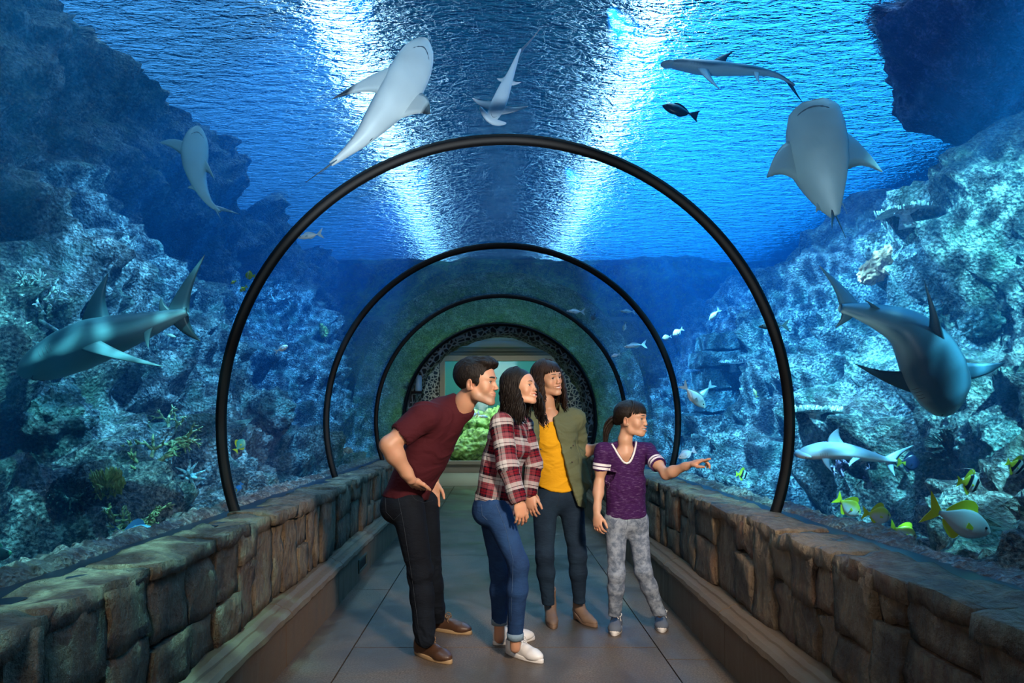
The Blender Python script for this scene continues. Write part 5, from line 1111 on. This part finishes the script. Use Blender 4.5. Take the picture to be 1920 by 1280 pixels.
def fish(name, label, nose, tail, d, H, colf, finc, tailc=None, up=(0, 0, 1), thick=.22, tailw=.6, fork=.5, dors=.18, d2=None, group=None, hp=None, fil=None, cat='fish'):
    """nose, tail: pixels of the mouth and of the tail root; H: body height over length; colf(t, s) -> colour"""
    a, b = P(nose[0], nose[1], d), P(tail[0], tail[1], d2 or d); L = np.linalg.norm(b-a); n = 22; S = np.array([lerp(a, b, t) for t in np.linspace(0, 1, n)]); t = np.linspace(0, 1, n)
    hp_ = prof(t, hp or [(0, .10), (.06, .38), (.16, .68), (.32, .96), (.46, 1), (.62, .84), (.8, .46), (.92, .2), (1, .17)])*L*H*.5; wp = prof(t, [(0, .15), (.1, .6), (.3, 1), (.55, .85), (.8, .4), (1, .12)])*L*thick*.5
    V, F, Hs, tv, (S, T, U, B) = loft(S, np.asarray(up, float), wp, hp_, 16); C = np.array([colf(x, y) for x, y in zip(tv, Hs)]); root = empty(name, tuple(S[n//2])); kids = [mesh_np('body', V, F, M['fishskin'], col=C)]
    def sheet_fin(nm, pts, c):
        m = len(pts)//2; V = []; o = B[0]*L*.006
        for p in pts: V += [p+o, p-o]
        F = []; N = len(pts); F.append(tuple(2*i for i in range(N))); F.append(tuple(2*i+1 for i in range(N))[::-1]); F += [(2*i, 2*i+1, 2*((i+1) % N)+1, 2*((i+1) % N)) for i in range(N)]
        kids.append(mesh_np(nm, np.array(V), F, M['fishskin'], col=np.tile(c, (len(V), 1)), smooth=False))
    e = S[-1]; tl = T[-1]*L; u = U[-1]*L; tc = tailc if tailc is not None else finc
    sheet_fin('tail_fin', [e-tl*.04+u*.04*H*2, e+tl*.10+u*tailw*.30, e+tl*(.27)+u*tailw*.52, e+tl*.22+u*tailw*.28, e+tl*(.27-.16*fork), e+tl*.22-u*tailw*.28, e+tl*.27-u*tailw*.52, e+tl*.10-u*tailw*.30, e-tl*.04-u*.04*H*2], tc)
    if dors:
        i0, i1 = 6, 18; top = [S[i]+U[i]*hp_[i]*.92 for i in range(i0, i1+1)]; edge = [S[i]+U[i]*(hp_[i]+L*dors*math.sin(math.pi*((i-i0)/(i1-i0))**.75)**.6*(1-.2*(i-i0)/(i1-i0)))+T[i]*L*.04 for i in range(i1, i0-1, -1)]; sheet_fin('dorsal_fin', top+edge, finc)
        i0 = 10; bt = [S[i]-U[i]*hp_[i]*.92 for i in range(i0, i1+1)]; edge = [S[i]-U[i]*(hp_[i]+L*dors*.7*math.sin(math.pi*((i-i0)/(i1-i0))**.75)**.6)+T[i]*L*.04 for i in range(i1, i0-1, -1)]; sheet_fin('anal_fin', bt+edge, finc)
    for sd in (-1, 1):
        kids.append(mesh_np('eye', *spheremesh(S[3]+B[3]*sd*wp[3]*.86+U[3]*hp_[3]*.25, L*.028, 10, 6), M['black']))
        r0 = S[8]+B[8]*sd*wp[8]*.95-U[8]*hp_[8]*.15; sheet_fin('pectoral_fin', [r0, r0+T[8]*L*.14+U[8]*L*.05+B[8]*sd*L*.04, r0+T[8]*L*.15-U[8]*L*.06+B[8]*sd*L*.04, r0-U[8]*L*.05], finc)
    if fil: kids.append(mesh_np('dorsal_filament', *tubem([S[8]+U[8]*hp_[8], S[9]+U[9]*(hp_[9]+L*.25)+T[9]*L*.1, S[12]+U[12]*(hp_[12]+L*.3)+T[12]*L*.3, S[14]+U[14]*(hp_[14]+L*.2)+T[12]*L*.8], [L*.02, L*.014, L*.01, L*.004], 5), M['fishskin'], col=np.tile((.85, .88, .9), (20, 1))))
    tag(root, label, cat, group); rebase(root, kids); return root
def rabbit(t, s):
    c = np.array((.62, .70, .74)) if s < .45 else np.array((.62, .66, .06)); c = lerp((.62, .70, .74), (.60, .68, .05), np.clip((s+.15)/.6, 0, 1)); c = lerp(c, (.62, .72, .05), np.clip((t-.78)/.15, 0, 1))
    return lerp(c, (.10, .16, .22), .75 if (.10 < t < .16 or .24 < t < .28) and s > -.6 else 0)
YL = (.60, .72, .03)
fish('rabbitfish', 'largest silvery rabbitfish with a yellow tail, low on the right', (1856, 998), (1760, 960), 2.9, .52, lambda t, s: lerp(lerp((.50, .64, .70), (.30, .46, .52), np.clip(s, 0, 1)*.6), (.10, .18, .22), .6 if .20 < t < .235 and s > -.5 else 0), YL, YL, up=(.3, 0, 1), fork=.8)
fish('rabbitfish', 'uppermost of the three small silver and yellow rabbitfish', (1612, 964), (1576, 938), 3.7, .72, rabbit, YL, YL, up=(.4, 0, 1), fork=.7)
fish('rabbitfish', 'middle of the three small silver and yellow rabbitfish, in front of the first', (1670, 968), (1627, 962), 3.5, .76, rabbit, YL, YL, up=(.15, 0, 1), fork=.7)
fish('rabbitfish', 'lowest small rabbitfish, half hidden by the rubble on the right', (1718, 1008), (1677, 990), 3.6, .66, rabbit, YL, YL, up=(.3, 0, 1), fork=.7)
def banner(t, s):
    for a, c in ((.12, (.75, .8, .8)), (.30, (.01, .015, .03)), (.50, (.55, .78, .80)), (.70, (.01, .015, .03)), (.82, (.60, .68, .05)), (2, (.65, .72, .05))):
        if t+.12*s < a: return c
fish('bannerfish', 'black and white banded bannerfish with a yellow tail and trailing filament', (1838, 908), (1803, 903), 3.0, 1.0, banner, (.5, .62, .05), YL, fil=True, dors=.3)
fish('bannerfish', 'banded bannerfish at the right edge above the rabbitfish', (1919, 880), (1893, 868), 2.9, 1.05, banner, (.5, .62, .05), YL, fil=True, dors=.3)
fish('bannerfish', 'tiny banded bannerfish just left of the dark right arch', (1402, 890), (1384, 889), 5.2, 1.0, banner, (.5, .62, .05), YL, dors=.3)
fish('surgeonfish', 'dark surgeonfish with a yellow mark behind the bonnethead shark', (1724, 868), (1690, 866), 4.1, .9, lambda t, s: lerp((.012, .02, .06), (.5, .6, .04), 1 if t > .8 and s < .2 else 0), (.012, .02, .05), YL, dors=.2)
pale = lambda c, b=(.85, .92, .95): (lambda t, s: lerp(b, c, np.clip(s*.8+.3, 0, 1)))
fish('unicornfish', 'white unicornfish with its head down beside the stone ruin', (1322, 764), (1287, 728), 5.6, .42, pale((.62, .78, .74)), (.6, .75, .78), up=(.6, 0, .8), dors=.05, fork=.9, tailw=.4)
fish('unicornfish', 'pale blue fish crossing behind the white unicornfish', (1300, 757), (1330, 726), 5.8, .28, pale((.35, .6, .75), (.5, .75, .85)), (.4, .65, .8), up=(-.6, 0, .8), dors=.04, fork=.9, tailw=.4)
fish('parrotfish', 'pale blue parrotfish behind the pointing hand', (1272, 858), (1298, 846), 5.2, .5, pale((.30, .5, .75), (.5, .7, .9)), (.4, .6, .85), dors=.1)
sm = [((1062, 583), (1090, 584), 7.6, .22, 'pale slim fish, uppermost left over the right reef'), ((1111, 600), (1115, 590), 7.6, .8, 'dark small fish seen head on near the second arch'), ((1163, 583), (1186, 584), 7.3, .26, 'pale fish just under the second arch'), ((1169, 620), (1173, 606), 7.3, .5, 'small grey fish swimming down inside the second arch'), ((1170, 650), (1204, 646), 7.0, .22, 'pale fish with a humped back over the rounded reef head'), ((1146, 668), (1160, 664), 7.3, .4, 'pale fish with a raised fin left of the rounded reef head'),
      ((1330, 600), (1346, 583), 6.0, .42, 'pale fish swimming down-left above the ruin'), ((1242, 634), (1256, 631), 6.2, .7, 'left of a close pair of pale fish by the second arch'), ((1262, 628), (1277, 618), 6.3, .65, 'right of a close pair of pale fish by the second arch'), ((1422, 612), (1468, 610), 4.6, .26, 'pale silver fish crossing the dark right arch'), ((1412, 728), (1418, 742), 5.2, .35, 'small yellowish fish swimming up near the right arch'), ((1100, 846), (1106, 842), 7, .4, 'tiny fish'),
      ((558, 446), (596, 439), 4.4, .26, 'white fish crossing the upper left of the big arch'), ((540, 648), (520, 657), 5.2, .45, 'blue and white fish inside the left arch'), ((330, 632), (312, 626), 3.9, .3, 'small silver fish under the tail of the left shark')]
for a, b, d, h, lb in sm:
    if lb == 'tiny fish': continue
    g = (.06, .10, .13) if 'dark' in lb else (.25, .35, .4) if 'grey' in lb else (.7, .72, .25) if 'yellowish' in lb else (.55, .75, .85)
    fish('reef_fish', lb, a, b, d, h, pale(g, g if 'dark' in lb else (.88, .94, .96)), tuple(v*.9 for v in g), dors=.08, fork=.8, tailw=.5)
fish('dark_wrasse', 'dark wrasse against the bright water above', (1242, 198), (1296, 214), 4.6, .34, lambda t, s: (.008, .02, .035), (.008, .02, .035), up=(.25, 0, 1), dors=.07, fork=.3, tailw=.4)
yel = lambda t, s: lerp((.75, .78, .10), (.85, .88, .6), 1 if .3 < t < .45 else 0)
fish('butterflyfish', 'largest bright yellow butterflyfish by the left arch', (460, 515), (475, 517), 4.4, 1.0, yel, (.7, .75, .05), dors=.12)
fish('butterflyfish', 'small yellow fish below the largest yellow butterflyfish', (450, 546), (461, 538), 4.5, .6, yel, (.7, .75, .05), dors=.1)
fish('butterflyfish', 'tiny yellow fish left of the yellow butterflyfish', (433, 531), (441, 527), 4.5, .6, yel, (.7, .75, .05), dors=.1)
fish('angelfish', 'teal angelfish with yellow fins beside the foot of the left arch', (458, 824), (444, 842), 4.3, .8, pale((.05, .45, .45), (.2, .6, .55)), (.6, .65, .06), (.6, .65, .06), up=(.3, 0, 1))
fish('blue_tang', 'blue tang with a yellow mark at the foot of the left arch', (444, 922), (452, 908), 4.1, .5, lambda t, s: lerp((.03, .25, .75), (.7, .65, .05), 1 if t < .3 and s > 0 else 0), (.03, .22, .7))
fish('parrotfish', 'blue parrotfish whose back shows over the rubble at lower left', (296, 996), (226, 1000), 3.6, .42, pale((.12, .42, .70), (.25, .6, .85)), (.05, .15, .3), up=(0, 0, 1))
fish('grouper', 'dark green-edged fish low in the left corner', (22, 1036), (-26, 1040), 3.0, .55, lambda t, s: (.01, .03, .03) if t > .08 else (.05, .3, .15), (.02, .12, .08))
fish('reef_fish', 'upper of two blue fish seen through the end window', (878, 781), (895, 775), 18.2, .3, pale((.25, .4, .8), (.6, .7, .9)), (.3, .5, .85), dors=.1)
fish('reef_fish', 'lower of two blue fish seen through the end window', (915, 782), (897, 779), 18.0, .32, pale((.2, .5, .75), (.5, .75, .9)), (.5, .6, .2), dors=.1)

# ---------------------------------------------------------------- corals and other things that stand on the reef
bpy.context.view_layer.update()
_dg = bpy.context.evaluated_depsgraph_get()
from mathutils.bvhtree import BVHTree as _B
def bvh_of(names):
    V, F = [], []; n = 0
    for nm in names:
        me = bpy.data.objects[nm].data; v = np.zeros(len(me.vertices)*3, np.float32); me.vertices.foreach_get('co', v); v = v.reshape(-1, 3); f = np.zeros(len(me.loops), np.int32); me.loops.foreach_get('vertex_index', f); f = f.reshape(-1, 4)+n; V.append(v); F.append(f); n += len(v)
    return _B.FromPolygons(np.concatenate(V).tolist(), np.concatenate(F).tolist())
RB = bvh_of(['reef_wall_left', 'reef_wall_right', 'reef_floor', 'reef_floor.001'])
def on_reef(px, py):
    o = Vector((0, 0, CAMZ)); dv = (Vector(P(px, py, 1))-o).normalized(); h_ = RB.ray_cast(o+dv*1.0, dv)
    if h_[0] is None: return None
    nn = Vector(h_[1]); nn = -nn if nn.dot(dv) > 0 else nn; return np.array(h_[0]), np.array(nn)
def dirframe(n):
    n = unit(n); a = unit(np.cross(n, (0, 0, 1) if abs(n[2]) < .9 else (1, 0, 0))); return np.stack([a, np.cross(n, a), n], 1)
def m_coral(name, a, b, sc=40):
    t = NT(name); g = t.tex(); n1 = t.noise(g, sc, 5, .7); v = t.vor(g, sc*.8); t.bsdf(t.ramp(n1.outputs[0], [(.35, a), (.62, b)]), .6, t.bump(v.outputs[0], .6, .02)); return t.m
CM = dict(knob=m_reef('encrusted_coral', light=(.55, .68, .62), dark=(.04, .10, .11), green=(.12, .32, .26)), yellow=m_coral('yellow_coral', (.45, .50, .05), (.98, .98, .35)), pale=m_coral('pale_coral', (.35, .45, .42), (.95, .98, .9)), olive=m_coral('olive_coral', (.12, .20, .08), (.45, .5, .22)), orange=m_coral('orange_sponge', (.55, .20, .08), (.9, .45, .22)),
          purple=m_coral('purple_coral', (.25, .14, .28), (.55, .40, .55)), teal=m_coral('teal_coral', (.05, .28, .28), (.35, .75, .7)), star=m_coral('starfish_skin', (.25, .65, .60), (.65, .95, .88), 60))
def branches(r, n, depth, L, rad, spread, seed):
    rr = random.Random(seed); out = []
    def grow(p, d, l, ra, dep):
        q = p+d*l; mid = (p+q)/2+np.array([rr.uniform(-.1, .1)*l for _ in range(3)]); out.append(tubem([p, mid, q], [ra, ra*.9, ra*(.75 if dep else .35)], 6))
        if dep:
            for _ in range(rr.choice((2, 3))): grow(q, unit(d+np.array([rr.uniform(-spread, spread) for _ in range(3)])), l*rr.uniform(.6, .85), ra*.75, dep-1)
    for i in range(n):
        a = rr.uniform(0, 6.28); grow(np.array((math.cos(a)*r*.25, math.sin(a)*r*.25, -.02)), unit(np.array((math.cos(a)*.7, math.sin(a)*.7, .75+rr.uniform(-.2, .3)))), L, rad, depth)
    return joinm(out)
def lettuce(r, seed):
    out = []; rr = random.Random(seed)
    for k in range(14):
        a0 = rr.uniform(0, 6.28); V = []; nu, nv = 7, 34
        for i in range(nu):
            for j in range(nv):
                u = i/(nu-1); a = a0+(j/(nv-1)-.5)*2.0; q = r*(.15+.85*u)*(1-.045*k); w_ = .20*r*u*u*math.sin(j*1.35+k); V.append((math.cos(a)*q, math.sin(a)*q, r*((.25+.06*(k%7))*u+.04*k)+w_))
        out.append((np.array(V), gridm(nu, nv)))
    return joinm(out)
def knob(r, seed, flat=.7):
    v, f = spheremesh((0, 0, 0), (r, r, r*flat), 72, 46); v = v*(1+.28*fbm(v/r*2+seed, 3)+.24*(.7-cells(v/r*4, seed))+.14*(.7-cells(v/r*10, seed)))[:, None]; return v, f
def plate(r, seed):
    out = [tubem([(0, 0, -.05), (0, 0, r*.2), (0, 0, r*.35)], [r*.3, r*.22, r*.5], 14)]; rr = random.Random(seed); n = 28; V = []
    for i in range(6):
        for j in range(n):
            a = 2*math.pi*j/n; q = r*(i/5)*(1+.10*math.sin(3*a+seed)+.05*math.sin(7*a)); V.append((math.cos(a)*q, math.sin(a)*q, r*.35+.10*q*math.sin(2*a+seed)))
    out.append((np.array(V), gridm(6, n, True)))
    for _ in range(150):
        a = rr.uniform(0, 6.28); q = r*math.sqrt(rr.random()); h_ = r*rr.uniform(.10, .26); o = np.array((math.cos(a)*q, math.sin(a)*q, r*.34)); out.append(tubem([o, o+np.array((math.cos(a)*.25, math.sin(a)*.25, 1))*h_], [r*.035, r*.02], 5))
    return joinm(out)
def place(name, mk, px, py, mat, label, cat='coral', group=None, up=.5, sink=.02, z=1):
    h_ = on_reef(px, py)
    if h_ is None: print('no reef at', px, py); return
    p, n = h_; n = unit(n*(1-up)+np.array((0, 0, 1))*up); R = dirframe(n); v, f = mk; o = mesh_np(name, (np.asarray(v)*z)@R.T, f, mat, smooth=True); o.location = tuple(p-n*sink); tag(o, label, cat, group); return o
# starfish
def starfish(r, arms=9):
    out = [spheremesh((0, 0, r*.06), (r*.27, r*.27, r*.13), 20, 10)]
    for k in range(arms):
        a = 2*math.pi*k/arms+.2*math.sin(k*2.3); b = a+.25*math.sin(k*1.7); pts = [(math.cos(lerp(a, b, t))*r*(.1+.9*t), math.sin(lerp(a, b, t))*r*(.1+.9*t), r*.08*(1-t)+.01+.02*abs(math.sin(t*4+k))) for t in np.linspace(0, 1, 9)]; out.append(tubem(pts, [r*q for q in (.12, .115, .11, .10, .085, .07, .055, .035, .012)], 8))
    return joinm(out)
place('starfish', starfish(.125), 357, 892, CM['star'], 'pale turquoise many-armed starfish clinging to the lower left reef', 'starfish', up=.0, sink=0)
place('lettuce_coral', lettuce(.13, 3), 200, 922, CM['yellow'], 'bright yellow-green leafy coral low on the left reef', up=.3)
place('branch_coral', branches(.2, 8, 3, .085, .013, .8, 5), 312, 815, CM['olive'], 'olive branching coral above the starfish', up=.4)
place('branch_coral', branches(.2, 6, 2, .08, .014, .9, 8), 275, 862, CM['olive'], 'low olive branching coral between starfish and branching coral', up=.4)
place('branch_coral', branches(.2, 6, 3, .07, .012, .8, 11), 248, 968, CM['olive'], 'small branching coral just above the rubble on the left', up=.5)
place('table_coral', plate(.19, 2), 1527, 782, CM['pale'], 'white bristly table coral right of the dark arch', up=.95)
place('table_coral', plate(.16, 5), 1375, 686, CM['pale'], 'small pale table coral left of the dark right arch', up=.95)
place('sponge', knob(.10, 3), 1632, 506, CM['orange'], 'left lump of orange sponge on the right reef', 'sponge', up=.2)
place('sponge', knob(.11, 5), 1662, 486, CM['orange'], 'uppermost lump of orange sponge on the right reef', 'sponge', up=.2)
place('sponge', knob(.06, 8), 1645, 514, CM['orange'], 'smallest lump of orange sponge on the right reef', 'sponge', up=.2)
place('brain_coral', knob(.16, 11), 1855, 835, CM['knob'], 'round grooved coral right of the bonnethead shark', up=.3)
place('brain_coral', knob(.20, 12, .9), 100, 775, CM['knob'], 'dark rounded coral head under the big left shark', up=.3)
place('brain_coral', knob(.22, 13, .9), 505, 770, CM['knob'], 'large pale coral head inside the left arch', up=.3)
place('brain_coral', knob(.18, 14, .9), 1165, 700, CM['knob'], 'rounded lilac-topped coral head behind the child', up=.3)
place('brain_coral', knob(.13, 15, .9), 1740, 590, CM['knob'], 'round coral head behind the diving shark', up=.3)
place('brain_coral', knob(.12, 16, .8), 1840, 600, CM['knob'], 'pale coral head near the right edge', up=.3)
place('lettuce_coral', lettuce(.10, 6), 650, 850, CM['orange'], 'small rust-coloured leafy coral beside the leaning person', up=.5)
place('branch_coral', branches(.2, 8, 3, .10, .014, .8, 21), 60, 590, CM['pale'], 'pale branching coral left of the big left shark', up=.3)
place('branch_coral', branches(.2, 8, 3, .09, .013, .8, 22), 520, 560, CM['pale'], 'pale branching coral high inside the left arch', up=.3)
place('branch_coral', branches(.2, 7, 3, .09, .013, .8, 23), 1600, 890, CM['purple'], 'dark knobbly branching coral under the bonnethead shark', up=.3)
place('table_coral', plate(.2, 9), 1700, 410, CM['pale'], 'pale table coral on the crest of the right reef', up=.9)
place('lettuce_coral', lettuce(.12, 9), 130, 930, CM['knob'], 'pale ruffled coral left of the yellow-green coral', up=.4)
place('lettuce_coral', lettuce(.12, 10), 1780, 840, CM['knob'], 'teal ruffled coral above the bannerfish', up=.4)
place('lettuce_coral', lettuce(.12, 12), 600, 620, CM['yellow'], 'small yellow-green coral near the second arch', up=.4)
# ruined wall of squared stone blocks
rn = empty('stone_ruin', (2.75, 8.6, .4)); rk = []; rr = random.Random(4); zz = .40
M['block'] = m_reef('block_rock', light=(.42, .62, .60), dark=(.10, .22, .26), green=(.15, .35, .32), rust=(.30, .40, .38))
for c in range(8):
    hgt = rr.uniform(.20, .28); x = 2.15+rr.uniform(-.05, .1)+.05*c
    while x < 3.2:
        wd = rr.uniform(.30, .55); v, f = rock((x, 8.2+rr.uniform(-.05, .05), zz), (x+wd-.025, 8.75, zz+hgt-.022), rr, (5, 4, 4), .022, c*7, .02); rk.append(mesh_np('block', v, f, M['block'], smooth=False)); x += wd
    zz += hgt
tag(rn, 'ruined wall of squared stone blocks on the right reef behind the pointing hand', 'ruin'); rebase(rn, rk)
# dark violet crag that hangs out from the right reef near the surface
v, f = spheremesh((0, 0, 0), (1, 1, 1), 120, 70); hn = .30*fbm(v*1.6+40, 4)+.22*(.65-cells(v*2.6, 9))+.10*(.65-cells(v*7, 4)); v = v*(1+hn)[:, None]*np.array((1.05, .8, .30)); Rr = frame((0, 1, 0), roll=-.62)
cr = mesh_np('reef_crag', v@Rr.T, f, m_reef('violet_rock', light=(.50, .44, .66), dark=(.10, .10, .22), green=(.12, .14, .25), rust=(.22, .14, .24)), smooth=False); cr.location = tuple(P(1850, 135, 6.0)); tag(cr, label='dark violet crag jutting from the right reef under the surface', kind='structure')
# boulders of the green tank
for k, (px, py, d, r_, lb) in enumerate(((905, 838, 18.3, .55, 'mossy boulder low in the end window beside the leaning person'), (868, 845, 18.0, .40, 'small mossy boulder in the left corner of the end window'), (935, 800, 19.2, .60, 'upper mossy boulder behind the plaid shirt'), (890, 800, 19.5, .5, 'round green boulder at the back of the end tank'), (985, 840, 18.6, .55, 'mossy boulder in the right part of the end window'))):
    v, f = knob(r_, k+30, .85); c = P(px, py, d); c[2] = max(c[2], .2+r_*.4); o = mesh_np('boulder', v, f, CM['gm'] if 'gm' in CM else CM.setdefault('gm', m_coral('green_moss_rock', (.05, .12, .03), (.30, .55, .12), 9)), smooth=True); o.location = tuple(c); tag(o, lb, 'boulder')
